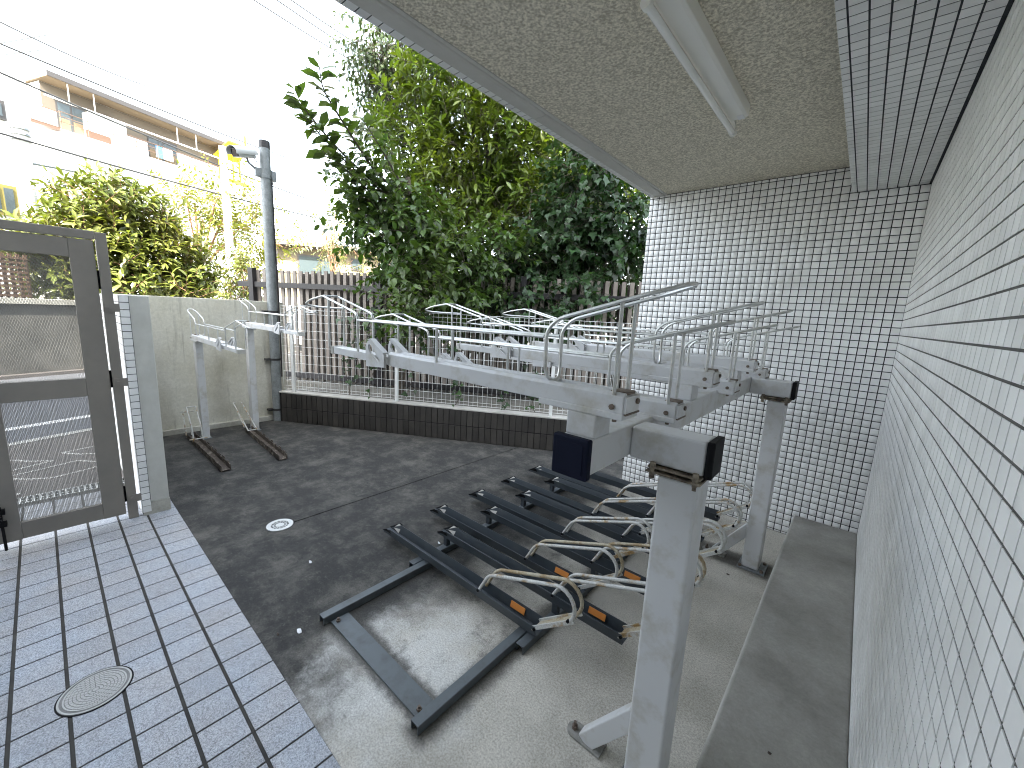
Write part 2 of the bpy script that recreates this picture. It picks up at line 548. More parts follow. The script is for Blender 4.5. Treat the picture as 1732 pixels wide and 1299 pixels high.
def streaked_wall():
    """old concrete with rain streaks running down from the top"""
    m = mat('rain_streaked_concrete', (0.60, 0.585, 0.52), 0.85, bump=0.3, bump_scale=40, speck=(30, 0.12), col2=(0.46, 0.44, 0.36), var_scale=1.8)
    nt = m.node_tree
    N, L = nt.nodes, nt.links
    b = N['Principled BSDF']
    prev = b.inputs['Base Color'].links[0].from_socket
    geo = N.new('ShaderNodeNewGeometry')
    mp = N.new('ShaderNodeMapping')
    mp.inputs['Scale'].default_value = (7, 7, 0.55)
    L.new(geo.outputs['Position'], mp.inputs[0])
    nz = N.new('ShaderNodeTexNoise')
    nz.inputs['Scale'].default_value = 1.6
    nz.inputs['Detail'].default_value = 8
    nz.inputs['Roughness'].default_value = 0.7
    L.new(mp.outputs[0], nz.inputs['Vector'])
    mr = N.new('ShaderNodeMapRange')
    mr.inputs[1].default_value, mr.inputs[2].default_value, mr.inputs[4].default_value = 0.54, 0.72, 0.75
    L.new(nz.outputs['Fac'], mr.inputs[0])
    mx = N.new('ShaderNodeMix')
    mx.data_type = 'RGBA'
    L.new(mr.outputs[0], mx.inputs[0])
    L.new(prev, mx.inputs[6])
    mx.inputs[7].default_value = (0.20, 0.19, 0.155, 1)
    L.new(mx.outputs[2], b.inputs['Base Color'])
    return m


MT['streak'] = streaked_wall()
MT['oldwall'] = mat('old_grey_wall', (0.15, 0.145, 0.13), 0.9, col2=(0.075, 0.073, 0.066), var_scale=1.6, bump=0.3, bump_scale=20)

# ------------------------------------------------------------------ ground, yard, street
tag(MB().add([(-300, -300, -0.05), (300, -300, -0.05), (300, 300, -0.05), (-300, 300, -0.05)], [(0, 1, 2, 3)]).build('ground', MT['earth']), kind='structure')
E30 = np.array([math.cos(math.radians(30.05)), math.sin(math.radians(30.05)), 0])
N30 = np.array([-E30[1], E30[0], 0])
LW0 = np.array([-5.921, 2.076, 0.0])                    # near corner of the low boundary wall


def fenceP(s, k, z=0.0):
    return LW0 + E30 * s + N30 * k + np.array([0, 0, z])


def slab(poly, z0, z1, name, m):
    return MB().prism([(x, y, z0) for x, y in poly], (0, 0, z1 - z0)).build(name, m)


yA = [(-6.30, 0.515), (-3.868, 0.515), (-3.868, 0.548), (-3.0411, 0.548), (-3.0411, 1.01), (-3.046, 1.01), (-3.046, 3.738), (-5.921, 2.076), (-6.30, 2.076)]
yB = [(-3.036, 1.01), (-3.041, 1.01), (-3.041, 0.548), (0.178, 0.548), (0.178, 3.745), (-1.657, 3.745), (-1.657, 4.54), (-3.036, 3.744)]
o = slab(yA, -0.045, 0.0, 'yard_floor', MT['yard'])
tag(o, kind='structure')
o = slab(yB, -0.045, 0.0, 'yard_floor', MT['yard'])
tag(o, kind='structure')
slab([(-3.046, 1.0105), (-3.036, 1.0105), (-3.036, 3.744), (-3.046, 3.738)], -0.045, -0.008, 'joint_filler', MT['black'])
tag(bpy.data.objects['joint_filler'], kind='structure')

# paving of granite tiles by the gate, grout sheet with separate tiles
pav = MB().box(-4.70, 0.178, -1.64, 0.547, -0.045, 0.0035).build('tile_paving', MT['paver_grout'])
tag(pav, kind='structure')


def tile_mesh(w, h, t, ch, m, name='tile'):
    b = MB()
    x, y = w / 2, h / 2
    b.add([(-x, -y, 0), (x, -y, 0), (x, y, 0), (-x, y, 0), (-x, -y, t - ch), (x, -y, t - ch), (x, y, t - ch), (-x, y, t - ch),
           (-x + ch, -y + ch, t), (x - ch, -y + ch, t), (x - ch, y - ch, t), (-x + ch, y - ch, t)],
          [(0, 1, 5, 4), (1, 2, 6, 5), (2, 3, 7, 6), (3, 0, 4, 7), (4, 5, 9, 8), (5, 6, 10, 9), (6, 7, 11, 10), (7, 4, 8, 11), (8, 9, 10, 11)])
    return b.mesh(name, m)


def lay_tiles(parent, O, U, V, Nn, cells, t, ch, m, limit=300, name='tile', rest='remaining_tile', jitter=0.0):
    """cells: (u, v, w, h) centres and sizes on the plane O+uU+vV. The largest in the picture become single tiles, the others one joined part."""
    O, U, V, Nn = [np.array(a, float) for a in (O, U, V, Nn)]
    cells = np.array(cells, float)
    P = O + cells[:, 0:1] * U + cells[:, 1:2] * V
    u, v, z = project(P)
    d = np.linalg.norm(P - CAM, axis=1)
    cosv = np.abs(((CAM - P) / d[:, None]) @ Nn)
    vis = (z > 0.05) & (u > 0) & (u < 1732) & (v > 0) & (v < 1299)
    size = np.where(vis, cosv * cells[:, 2] * cells[:, 3] / d ** 2, -1)
    order = np.argsort(-size)
    single = [i for i in order[:limit] if size[i] > 0]
    sset = set(single)
    meshes = {}
    R = Matrix((U, V, Nn)).transposed().to_4x4()
    for i in single:
        key = (round(cells[i, 2], 4), round(cells[i, 3], 4))
        if key not in meshes:
            meshes[key] = tile_mesh(key[0], key[1], t, ch, m, name)
        ob = bpy.data.objects.new(name, meshes[key])
        COL.objects.link(ob)
        ob.parent = parent
        j = Matrix.Identity(4)
        if jitter:
            j = Matrix.Rotation(random.gauss(0, jitter), 4, 'X') @ Matrix.Rotation(random.gauss(0, jitter), 4, 'Y')
        ob.matrix_local = Matrix.Translation(P[i]) @ R @ j
    others = [i for i in range(len(cells)) if i not in sset]
    if others:
        Vs, Fs = [], []
        base = tile_mesh(1, 1, 1, 0.0, m)
        bf = np.array([(0, 1, 5, 4), (1, 2, 6, 5), (2, 3, 7, 6), (3, 0, 4, 7), (4, 5, 9, 8), (5, 6, 10, 9), (6, 7, 11, 10), (7, 4, 8, 11), (8, 9, 10, 11)])
        for q, i in enumerate(others):
            w, h = cells[i, 2] / 2, cells[i, 3] / 2
            loc = np.array([(-w, -h, 0), (w, -h, 0), (w, h, 0), (-w, h, 0), (-w, -h, t - ch), (w, -h, t - ch), (w, h, t - ch), (-w, h, t - ch),
                            (-w + ch, -h + ch, t), (w - ch, -h + ch, t), (w - ch, h - ch, t), (-w + ch, h - ch, t)])
            if jitter:
                ax, ay = random.gauss(0, jitter), random.gauss(0, jitter)
                loc[:, 2] += loc[:, 0] * ax + loc[:, 1] * ay
            Vs.append(P[i] + loc @ np.array([U, V, Nn]))
            Fs.append(bf + 12 * q)
        link(rest, npmesh(rest, np.concatenate(Vs), np.concatenate(Fs), m), parent, kind='stuff')
    return len(single)


cells = []
px, py = 0.1467, 0.1525
for i in range(-12, 23):
    x = -3.005 + px * (i + 0.5)
    if x - 0.072 < -4.70 or x + 0.072 > 0.178:
        continue
    for j in range(-15, 3):
        y0 = 0.0745 + py * j
        y1 = y0 + py
        if j == 2:
            y1 = 0.552
        if y0 < -1.64:
            continue
        cells.append((x, (y0 + y1) / 2, 0.1392, (y1 - y0) - 0.0125))
lay_tiles(pav, (0, 0, 0.0035), (1, 0, 0), (0, 1, 0), (0, 0, 1), cells, 0.0025, 0.0008, MT['paver'], 300, 'paving_tile', 'remaining_paving_tile', 0.002)

# street: runs obliquely past the gate
UST = np.array([-0.36, 0.933, 0])
NST = np.array([-0.933, -0.36, 0])                      # away from the yard


def streetP(a, b, z=0.0):                               # a along the street, b across it
    return np.array([-4.84, 0.0, 0]) + UST * a + NST * b + np.array([0, 0, z])


def strip(name, b0, b1, z0, z1, m, a0=-40, a1=60):
    P = [streetP(a0, b0, z0), streetP(a1, b0, z0), streetP(a1, b1, z0), streetP(a0, b1, z0)]
    return tag(MB().prism(P, (0, 0, z1 - z0)).build(name, m), kind='structure')


pv = MB().prism([(-4.86, -2.4, -0.045), (-4.86, 0.357, -0.045), (-6.35, 0.357, -0.045), (-6.35, 2.0, -0.045)] +
                [tuple(streetP(9, 1.75, -0.045)), tuple(streetP(-40, 1.75, -0.045)), tuple(streetP(-40, -0.5, -0.045))], (0, 0, 0.046)).build('pavement', MT['pave'])
tag(pv, kind='structure')
strip('kerb', 1.75, 1.87, -0.045, 0.008, MT['coping'])
strip('road', 1.87, 6.6, -0.045, -0.012, MT['asphalt'])
strip('white_line', 2.52, 2.66, -0.012, -0.008, MT['roadpaint'])
strip('far_pavement', 6.6, 7.6, -0.045, 0.05, MT['pave'])
# drain grating along the gate threshold
g = thing('drain_grating', 'narrow slotted steel drain grating across the threshold outside the gate', 'drain')
b = MB()
b.box(-4.855, -4.842, -2.2, 0.34, -0.02, 0.004)
b.box(-4.718, -4.705, -2.2, 0.34, -0.02, 0.004)
b.build('grating_frame', MT['chrome'], g)
MB().box(-4.842, -4.718, -2.2, 0.34, -0.04, -0.02).build('grating_channel', MT['black'], g)
b = MB()
for i in range(72):
    y = -2.18 + i * 0.035
    b.box(-4.842, -4.718, y, y + 0.012, -0.012, 0.003)
b.box(-4.785, -4.775, -2.2, 0.34, -0.012, 0.002)
tag(b.build('grating_bar', MT['chrome'], g), kind='stuff')
# diamond outlines of pale stone in the pavement
dm = thing('pavement_inlay', 'pale diamond outlines set into the brown pavement beyond the gate', 'paving')
for c0, w, h in (((-5.42, 0.0), 0.36, 0.20), ((-5.95, 0.36), 0.36, 0.20), ((-5.80, -0.42), 0.36, 0.20), ((-4.98, -0.55), 0.3, 0.16)):
    cx, cy = c0
    pts = [(cx - h * 1.1, cy + 0.1), (cx + 0.03, cy + w), (cx + h, cy - 0.08), (cx - 0.06, cy - w)]
    b = MB()
    for q in range(4):
        a, c_ = np.array(pts[q]), np.array(pts[(q + 1) % 4])
        mid = (a + c_) / 2 + np.array([0.02, -0.02])
        b.bar((*a, 0.003), (*mid, 0.003), 0.032, 0.004)
        b.bar((*mid, 0.0032), (*c_, 0.0032), 0.032, 0.004)
    b.build('stone_outline', MT['coping'], dm)

# neighbour's yard behind the low wall (raised)
P = [fenceP(-0.2, 0.121), fenceP(9, 0.121), fenceP(9, 14), fenceP(-3.2, 14), fenceP(-3.2, 1.0), fenceP(-0.2, 1.0)]
tag(MB().prism([(p[0], p[1], -0.05) for p in P], (0, 0, 0.40)).build('neighbour_ground', MT['neighbour']), kind='structure')

# ------------------------------------------------------------------ the apartment building
WX = 0.178
WY = 3.745
# side wall on the right
sw = thing('side_wall', 'long white mosaic-tiled wall close by on the right', 'wall')
MB().box(WX, 0.42, -1.645, WY, 0, 2.90).build('wall_core', MT['palegrout'], sw)
cells = []
for i in range(-14, 75):
    y = WY - 0.05 * (i + 0.5) if False else None
ny = int((WY + 1.6) / 0.05)
for i in range(ny):
    y = WY - 0.05 * (i + 0.5)
    for j in range(48):
        z = 2.567 - 0.05 * (j + 0.5)
        if z < 0.185:
            continue
        cells.append((-y, z, 0.0452, 0.0448))
lay_tiles(sw, (WX, 0, 0), (0, -1, 0), (0, 0, 1), (-1, 0, 0), cells, 0.0014, 0.0003, MT['tile'], 300, jitter=0.0025)
# wall at the back
BX0 = -1.657
bw = thing('back_wall', 'white tiled wall with dark grout closing the far end of the bicycle yard', 'wall')
MB().box(BX0, 0.42, WY + 0.001, WY + 0.16, 0, 2.90).build('wall_core', MT['grout'], bw)
cells = []
for i in range(37):
    x1 = WX - 0.05 * i
    x0 = max(WX - 0.05 * (i + 1), BX0)
    if x1 - x0 < 0.012:
        continue
    for j in range(-4, 52):
        z1 = min(2.567 - 0.05 * j, 2.74)
        z0 = max(2.567 - 0.05 * (j + 1), 0.0)
        if z1 - z0 < 0.012:
            continue
        xr = x1
        if z1 > 2.58:
            xr = min(x1, -0.210)
            if xr - x0 < 0.008:
                continue
        cells.append(((x0 + xr) / 2, (z0 + z1) / 2, xr - x0 - 0.0060, z1 - z0 - 0.0058))
lay_tiles(bw, (0, WY, 0), (1, 0, 0), (0, 0, 1), (0, -1, 0), cells, 0.0014, 0.0003, MT['tile'], 300, jitter=0.0025)
# canopy: sprayed ceiling, tiled beam, trim along the open edge, storeys above
cn = thing('canopy', 'beige sprayed ceiling of the overhanging storey above the bicycle racks', 'ceiling')
MB().box(-1.53, -0.20, -1.6, WY + 0.02, 2.742, 2.80).build('ceiling_panel', MT['ceiling'], cn)
t = MB()
prof = [(-1.605, 2.731), (-1.536, 2.731), (-1.528, 2.735), (-1.524, 2.742), (-1.524, 2.79), (-1.605, 2.79)]
for y0, y1 in ((-1.6, 1.955), (1.958, WY + 0.001)):
    tt = MB().prism([(x, y0, z) for x, z in prof], (0, y1 - y0, 0))
    tt.build('edge_trim', MT['trim'], cn)
MB().prism([(-1.520, -1.6, 2.7415), (-1.500, -1.6, 2.7415), (-1.500, -1.6, 2.738), (-1.520, -1.6, 2.738)], (0, 1.6 + WY - 0.002, 0)).build('shadow_bead', MT['trim'], cn)
MB().box(-1.652, -1.606, -1.6, WY, 2.735, 3.3).build('edge_core', MT['grout'], cn)
cells = []
for i in range(104):
    y = WY - 0.05 * (i + 0.5)
    cells.append((y, -1.630, 0.0452, 0.043))
lay_tiles(cn, (0, 0, 2.735), (0, 1, 0), (1, 0, 0), (0, 0, -1), cells, 0.0014, 0.0003, MT['tile'], 300, name='edge_tile', rest='remaining_edge_tile')
bm_ = thing('tiled_beam', 'white tiled concrete beam running under the ceiling beside the right wall', 'beam')
MB().box(-0.209, WX, -1.6, WY, 2.570, 2.90).build('beam_core', MT['grout'], bm_)
cells = []
for i in range(104):
    y = WY - 0.05 * (i + 0.5)
    for k in range(8):
        x1 = WX - 0.05 * k - 0.01
        x0 = x1 - 0.05
        if k == 7:
            x0 = -0.2125
        cells.append((y, (x0 + x1) / 2, 0.0452, x1 - x0 - 0.0055))
lay_tiles(bm_, (0, 0, 2.570), (0, 1, 0), (1, 0, 0), (0, 0, -1), cells, 0.0014, 0.0003, MT['tile'], 300, jitter=0.005)
cells = [(-y_, z_, 0.0452, 0.0452) for y_ in np.arange(-1.5, WY, 0.05) + 0.02 for z_ in (2.597, 2.647, 2.697)]
lay_tiles(bm_, (-0.209, 0, 0), (0, -1, 0), (0, 0, 1), (-1, 0, 0), cells, 0.0014, 0.0003, MT['tile'], 0, name='beam_side_tile', rest='beam_side_tile')
ub = thing('apartment_building', 'unseen pale storeys of the apartment building above the canopy, with an added light-blocking wing', 'building')
MB().box(-1.60, 9, -1.6, WY + 0.15, 2.91, 8.6).build('unseen_upper_storeys', MT['whitewall'], ub)  # unseen storeys, heights stepped to shape where the sun's shadow falls
MB().box(0.43, 9, -17, -1.66, 5.6, 14.5).build('unseen_upper_storeys', MT['whitewall'], ub)
MB().box(0.43, 9, -17, -1.66, 2.906, 5.595).build('side_storey', MT['whitewall'], ub)
MB().box(0.43, 9, -17, WY + 0.15, 0, 2.905).build('ground_storey', MT['whitewall'], ub)
MB().box(-3.60, 0.42, -17, -1.65, 0, 14.4).build('light_blocking_wing', MT['whitewall'], ub)  # unseen wing added behind the camera to block light from that side
ld = MB().box(-0.209, WX, -1.6, WY, 0.001, 0.183).build('concrete_ledge', MT['ledge'], bevel=0.012, seg=3)
tag(ld, 'low grey concrete ledge along the foot of the right wall', 'ledge')

lm = MT['ledge'].node_tree
b_ = lm.nodes['Principled BSDF']
prev = b_.inputs['Base Color'].links[0].from_socket
g_ = lm.nodes.new('ShaderNodeNewGeometry')
sx = lm.nodes.new('ShaderNodeSeparateXYZ')
lm.links.new(g_.outputs['Position'], sx.inputs[0])
mr = lm.nodes.new('ShaderNodeMapRange')
mr.inputs[1].default_value, mr.inputs[2].default_value, mr.inputs[3].default_value, mr.inputs[4].default_value = -0.2085, -0.192, 0.75, 0.0
lm.links.new(sx.outputs[0], mr.inputs[0])
mx = lm.nodes.new('ShaderNodeMix')
mx.data_type = 'RGBA'
lm.links.new(mr.outputs[0], mx.inputs[0])
lm.links.new(prev, mx.inputs[6])
mx.inputs[7].default_value = (0.5, 0.49, 0.45, 1)
lm.links.new(mx.outputs[2], b_.inputs['Base Color'])

# ceiling lamp
lp = thing('ceiling_lamp', 'unlit fluorescent tube lamp on the beige ceiling', 'lamp')
MB().prism([(-0.715, 1.43, 2.7415), (-0.612, 1.43, 2.7415), (-0.616, 1.43, 2.692), (-0.630, 1.43, 2.685), (-0.695, 1.43, 2.685), (-0.710, 1.43, 2.695)], (0, 1.05, 0)).build('lamp_body', MT['lampbody'], lp, bevel=0.004)
MB().tube([(-0.703, 1.42, 2.658), (-0.703, 2.545, 2.658)], 0.0145, 14).build('lamp_tube', MT['lamptube'], lp, auto=True)
for y in (1.395, 2.545):
    b = MB()
    b.tube([(-0.703, y, 2.658), (-0.703, y + 0.025, 2.658)], 0.0185, 14)
    b.box(-0.712, -0.694, y + 0.003, y + 0.022, 2.665, 2.72)
    if y > 2:
        b.box(-0.712, -0.694, 2.47, y + 0.02, 2.70, 2.72)
    b.build('lamp_socket', MT['lampbody'], lp, auto=True)
MB().box(-0.66, -0.63, 2.43, 2.478, 2.6825, 2.6848).build('rating_label', MT['whitecloth'], lp)

# ------------------------------------------------------------------ walls of the yard on the street side
w1 = thing('gate_wall', 'short plastered wall with white tiles on its end beside the gate', 'wall')
MB().box(-6.12, -3.868, 0.362, 0.515, 0.10, 1.628).build('wall_core', MT['plaster'], w1, bevel=0.006)
MB().box(-6.12, -3.864, 0.360, 0.518, 0, 0.10).build('plinth', MT['wallconc'], w1)
cells = [(x, 1.628 - 0.05 * (j + 0.5), 0.0945, 0.0452) for j in range(32) for x in [-3.872 - 0.1 * (i + 0.5) for i in range(22)]]
lay_tiles(w1, (0, 0.362, 0), (1, 0, 0), (0, 0, 1), (0, -1, 0), cells, 0.005, 0.0006, MT['tile'], 260)
MB().box(-6.10, -3.874, 0.3595, 0.3625, 0.02, 1.627).build('grout_bed', MT['grout'], w1)
cells = [(0.382, 1.628 - 0.05 * (j + 0.5), 0.047, 0.0452) for j in range(32)]
lay_tiles(w1, (-3.868, 0, 0), (0, 1, 0), (0, 0, 1), (1, 0, 0), cells, 0.005, 0.0006, MT['tile'], 40, name='end_tile', rest='remaining_end_tile')
MB().box(-3.8683, -3.8655, 0.357, 0.408, 0.02, 1.627).build('grout_bed', MT['grout'], w1)
w2 = thing('concrete_wall', 'stained grey concrete wall behind the two single bicycle stands', 'wall')
MB().box(-6.28, -6.10, 0.516, 2.20, 0.0, 1.632).build('wall_core', MT['streak'], w2, bevel=0.008)
MB().box(-6.10, -6.06, 0.53, 2.06, 0.0, 0.065).build('footing', MT['wallconc'], w2, bevel=0.006)

# low dark tiled wall with wire fence
lw = thing('low_wall', 'low dark brown tiled wall under the white wire fence', 'wall')
b = MB()
P = [fenceP(-0.05, 0.006), fenceP(5.4, 0.006), fenceP(5.4, 0.13), fenceP(-0.05, 0.13)]
b.prism([(p[0], p[1], 0) for p in P], (0, 0, 0.40)).build('wall_core', MT['blackgrout'], lw)
P = [fenceP(-0.05, -0.006), fenceP(5.4, -0.006), fenceP(5.4, 0.14), fenceP(-0.05, 0.14)]
MB().prism([(p[0], p[1], 0.401) for p in P], (0, 0, 0.024)).build('coping', MT['coping'], lw, bevel=0.006)
cells = [(0.02 + 0.0785 * i, z, 0.0715, 0.19) for i in range(66) for z in (0.300, 0.100)]
lay_tiles(lw, LW0 + N30 * 0.006, E30, (0, 0, 1), -N30, cells, 0.010, 0.002, MT['browntile'], 300, jitter=0.012)
wf = thing('wire_fence', 'white welded wire mesh fence standing on the low brown wall', 'fence')
posts = [0.135, 1.663, 3.692, 5.2]
for s in posts:
    p = fenceP(s, 0.065, 0.425)
    MB().obox(p + np.array([0, 0, 0.585]), E30, N30, (0, 0, 1), 0.018, 0.018, 0.585).build('fence_post', MT['wire'], wf, bevel=0.003)
prev = -0.03
for s in posts:
    b = MB()
    a, e = prev + 0.02, s - 0.02
    zs = [0.465, 0.505, 0.591, 0.708, 0.823, 0.94, 1.05, 1.16, 1.27, 1.385, 1.49, 1.545, 1.59]
    for z in zs:
        b.tube([fenceP(a, 0.05, z), fenceP(e, 0.05, z)], 0.0022, 4)
    n = int((e - a) / 0.06)
    for i in range(n + 1):
        s_ = a + (e - a) * i / max(n, 1)
        b.tube([fenceP(s_, 0.047, 0.455), fenceP(s_, 0.047, 1.50), fenceP(s_, 0.047, 1.592)], 0.0022, 4)
    if e - a > 0.1:
        tag(b.build('mesh_panel', MT['wire'], wf), kind=None)
    prev = s

# tall slatted fence of the neighbour
sf = thing('slat_fence', 'tall fence of upright beige slats on dark rails beyond the wire fence', 'fence')
KS = 1.2
for s in (-1.477, 0.807, 3.09, 5.37, 7.6):
    MB().obox(fenceP(s, KS - 0.02, 1.25), E30, N30, (0, 0, 1), 0.045, 0.045, 0.92).build('fence_post', MT['slatframe'], sf, bevel=0.004)
for a, e in ((-1.75, 0.762), (0.852, 3.045), (3.135, 5.325), (5.415, 7.5)):
    for z in (1.905, 0.44):
        MB().obox(fenceP((a + e) / 2, KS - 0.02, z), E30, N30, (0, 0, 1), (e - a) / 2, 0.02, 0.042).build('fence_rail', MT['slatframe'], sf, bevel=0.003)
sm = MB().box(-0.028, 0.028, -0.013, 0.013, 0.36, 2.15).mesh('slat', MT['slat'])
i = 0
s = -1.40
while s < 7.5:
    if min(abs(s - q) for q in (0.807, 3.09, 5.37)) > 0.06:
        ob = link('slat', sm, sf)
        p = fenceP(s, KS + 0.03)
        ob.location = (p[0], p[1], random.uniform(-0.012, 0.008))
        ob.rotation_euler = (0, 0, math.radians(30.05) + random.gauss(0, 0.012))
    s += 0.1135

bm2 = MB().box(-0.040, 0.040, -0.010, 0.010, 0.36, 2.12).mesh('back_board', mat('dark_brown_board', (0.035, 0.028, 0.023), 0.7, island=0.2))
s = -0.62
while s < 7.5:
    ob = link('back_board', bm2, sf)
    p = fenceP(s, KS + 0.11)
    ob.location = (p[0], p[1], random.uniform(-0.02, 0.01))
    ob.rotation_euler = (0, 0, math.radians(30.05) + random.gauss(0, 0.015))
    s += 0.1135

# ------------------------------------------------------------------ gate
gt = thing('metal_gate', 'grey brown metal gate with perforated mesh panels at the left edge', 'gate')
GX = -3.9
MB().box(GX - 0.028, GX + 0.028, 0.281, 0.334, 0.006, 2.022).build('gate_post', MT['gate'], gt, bevel=0.003)
MB().box(GX - 0.025, GX + 0.025, -1.35, 0.278, 1.975, 2.026).build('top_bar', MT['gate'], gt, bevel=0.003)
fx0, fx1 = GX - 0.02, GX + 0.02
MB().box(fx0, fx1, 0.155, 0.270, 0.05, 1.968).build('stile', MT['gate'], gt, bevel=0.003)
MB().box(fx0, fx1, -0.335, -0.214, 0.05, 1.968).build('stile', MT['gate'], gt, bevel=0.003)
for z0, z1 in ((1.851, 1.966), (0.944, 1.066), (0.052, 0.162)):
    MB().box(fx0 + 0.002, fx1 - 0.002, -0.214, 0.155, z0, z1).build('rail', MT['gate'], gt, bevel=0.003)
# second leaf reaching out of the picture
MB().box(fx0, fx1, -0.462, -0.345, 0.05, 1.968).build('stile', MT['gate'], gt, bevel=0.003)
MB().box(fx0, fx1, -0.95, -0.84, 0.05, 1.968).build('stile', MT['gate'], gt, bevel=0.003)
for z0, z1 in ((1.851, 1.966), (0.944, 1.066), (0.052, 0.162)):
    MB().box(fx0 + 0.002, fx1 - 0.002, -0.84, -0.462, z0, z1).build('rail', MT['gate'], gt, bevel=0.003)


def mesh_panel(y0, y1, z0, z1):
    b = MB()
    p = 0.0125
    W, H = y1 - y0, z1 - z0
    k = 0.62                                            # strands lean this way: diamonds wider than high
    for sgn in (1, -1):
        c = -H / k if sgn > 0 else 0.0
        end = W if sgn > 0 else W + H / k
        while c < end:
            # y = c + sgn*z/k  inside 0..W, 0..H
            if sgn > 0:
                za, zb = max(0, -c * k), min(H, (W - c) * k)
                ya, yb = c + za / k, c + zb / k
            else:
                za, zb = max(0, (c - W) * k), min(H, c * k)
                ya, yb = c - za / k, c - zb / k
            if zb - za > 0.004:
                b.bar((GX + 0.001 * sgn, y0 + ya, z0 + za), (GX + 0.001 * sgn, y0 + yb, z0 + zb), 0.0025, 0.0016, up=(1, 0, 0))
            c += p
    o = b.build('mesh_panel', MT['gatemesh'], gt)
    return o


mesh_panel(-0.214, 0.155, 1.066, 1.851)
mesh_panel(-0.214, 0.155, 0.162, 0.944)
mesh_panel(-0.84, -0.462, 1.066, 1.851)
mesh_panel(-0.84, -0.462, 0.162, 0.944)
for z in (1.54, 1.026, 0.161):
    b = MB().box(GX + 0.029, GX + 0.035, 0.288, 0.372, z - 0.028, z + 0.028)
    b.cyl((GX + 0.03, 0.31, z), 0.010, 0.012, 10, (1, 0, 0))
    b.box(GX - 0.002, GX + 0.034, 0.366, 0.372, z - 0.028, z + 0.028)
    b.build('wall_bracket', MT['gate'], gt)
for z in (1.72, 1.05, 0.20):
    MB().cyl((GX + 0.005, 0.2755, z - 0.06), 0.006, 0.12, 8).build('hinge', MT['black'], gt)
b = MB().tube([(GX + 0.04, -0.285, 0.012), (GX + 0.04, -0.285, 0.30)], 0.007, 8)
b.tube([(GX + 0.04, -0.285, 0.22), (GX + 0.07, -0.285, 0.22)], 0.007, 8)
b.box(GX + 0.02, GX + 0.05, -0.305, -0.265, 0.17, 0.20)
b.box(GX + 0.02, GX + 0.05, -0.305, -0.265, 0.25, 0.28)
b.build('drop_bolt', MT['black'], gt)

# ------------------------------------------------------------------ main two tier rack
rk = thing('two_tier_bicycle_rack', 'big white two tier bicycle rack carrying six raised wheel trays on two posts', 'bicycle rack')
for (x0, x1, y0, y1) in ((-0.411, -0.293, 1.185, 1.305), (-0.405, -0.303, 2.985, 3.105)):
    MB().box(x0, x1, y0, y1, 0.012, 1.172).build('post', MT['rackwhite'], rk, bevel=0.009, seg=3)
for y0 in (1.20, 3.0):
    MB().box(-0.515, -0.288, y0, y0 + 0.1, 1.197, 1.300).build('cantilever_arm', MT['rackwhite'], rk, bevel=0.008, seg=3)
    MB().box(-0.288, -0.266, y0 - 0.003, y0 + 0.103, 1.193, 1.304).build('arm_end_cap', MT['black'], rk, bevel=0.005, seg=2)
    b = MB().box(-0.448, -0.288, y0 - 0.018, y0 + 0.118, 1.173, 1.180)
    b.box(-0.446, -0.290, y0 - 0.012, y0 + 0.112, 1.187, 1.193)
    for x in (-0.432, -0.305):
        for y in (y0 - 0.008, y0 + 0.108):
            b.cyl((x, y, 1.155), 0.009, 0.05, 8)
    b.build('clamp_plate', MT['grimeplate'], rk)
MB().box(-0.617, -0.515, 0.945, 3.27, 1.199, 1.302).build('main_beam', MT['rackwhite'], rk, bevel=0.008, seg=3)
o = MB().box(-0.624, -0.508, 0.920, 0.945, 1.192, 1.309).build('beam_end_cap', MT['navy'], rk, bevel=0.006, seg=3)
MB().box(-0.609, -0.523, 0.9175, 0.9195, 1.207, 1.294).build('cap_panel', MT['navy'], o, bevel=0.001)
MB().box(-0.624, -0.508, 3.27, 3.295, 1.192, 1.309).build('beam_end_cap', MT['navy'], rk, bevel=0.006)
for (xa, yc) in ((-0.41, 1.243), (-0.405, 3.045)):
    p = MB()
    k = 10
    poly = [(-0.515, yc - 0.034), (-0.515, yc + 0.034)] + [(-0.635 - 0.034 * math.cos(t), yc + 0.034 * math.sin(t)) for t in np.linspace(math.pi / 2, -math.pi / 2, k)]
    p.prism([(x, y, 0.001) for x, y in poly][::-1], (0, 0, 0.009)).build('foot_plate', MT['galvplate'], rk)
    MB().bar((-0.585, yc, 0.008), (xa + 0.012, yc, 0.272), 0.05, 0.064).build('brace', MT['rackwhite'], rk, bevel=0.004)
    b = MB().cyl((-0.640, yc, 0.009), 0.012, 0.016, 6)
    b.cyl((-0.640, yc, 0.02), 0.006, 0.022, 8)
    b.build('anchor_bolt', MT['bolt'], rk)
MB().box(-0.426, -0.264, 2.965, 3.128, 0.001, 0.012).build('base_plate', MT['pole'], rk, bevel=0.002)
MB().box(-0.434, -0.272, 1.165, 1.327, 0.001, 0.012).build('base_plate', MT['pole'], rk, bevel=0.002)
for q, (x, y) in enumerate(((-0.283, 2.985), (-0.283, 3.11), (-0.41, 2.975))):
    MB().cyl((x, y, 0.012), 0.011, 0.014, 6).build('anchor_bolt', MT['bolt'], rk)


def arc_pts(pts, rad, seg=5):
    """round the corners of a polyline"""
    pts = [np.array(p, float) for p in pts]
    out = [pts[0]]
    for i in range(1, len(pts) - 1):
        a, b, c = pts[i - 1], pts[i], pts[i + 1]
        r = min(rad, np.linalg.norm(a - b) * 0.45, np.linalg.norm(c - b) * 0.45)
        p0 = b + (a - b) / np.linalg.norm(a - b) * r
        p1 = b + (c - b) / np.linalg.norm(c - b) * r
        for t in np.linspace(0, 1, seg):
            out.append((1 - t) ** 2 * p0 + 2 * t * (1 - t) * b + t * t * p1)
    out.append(pts[-1])
    return out


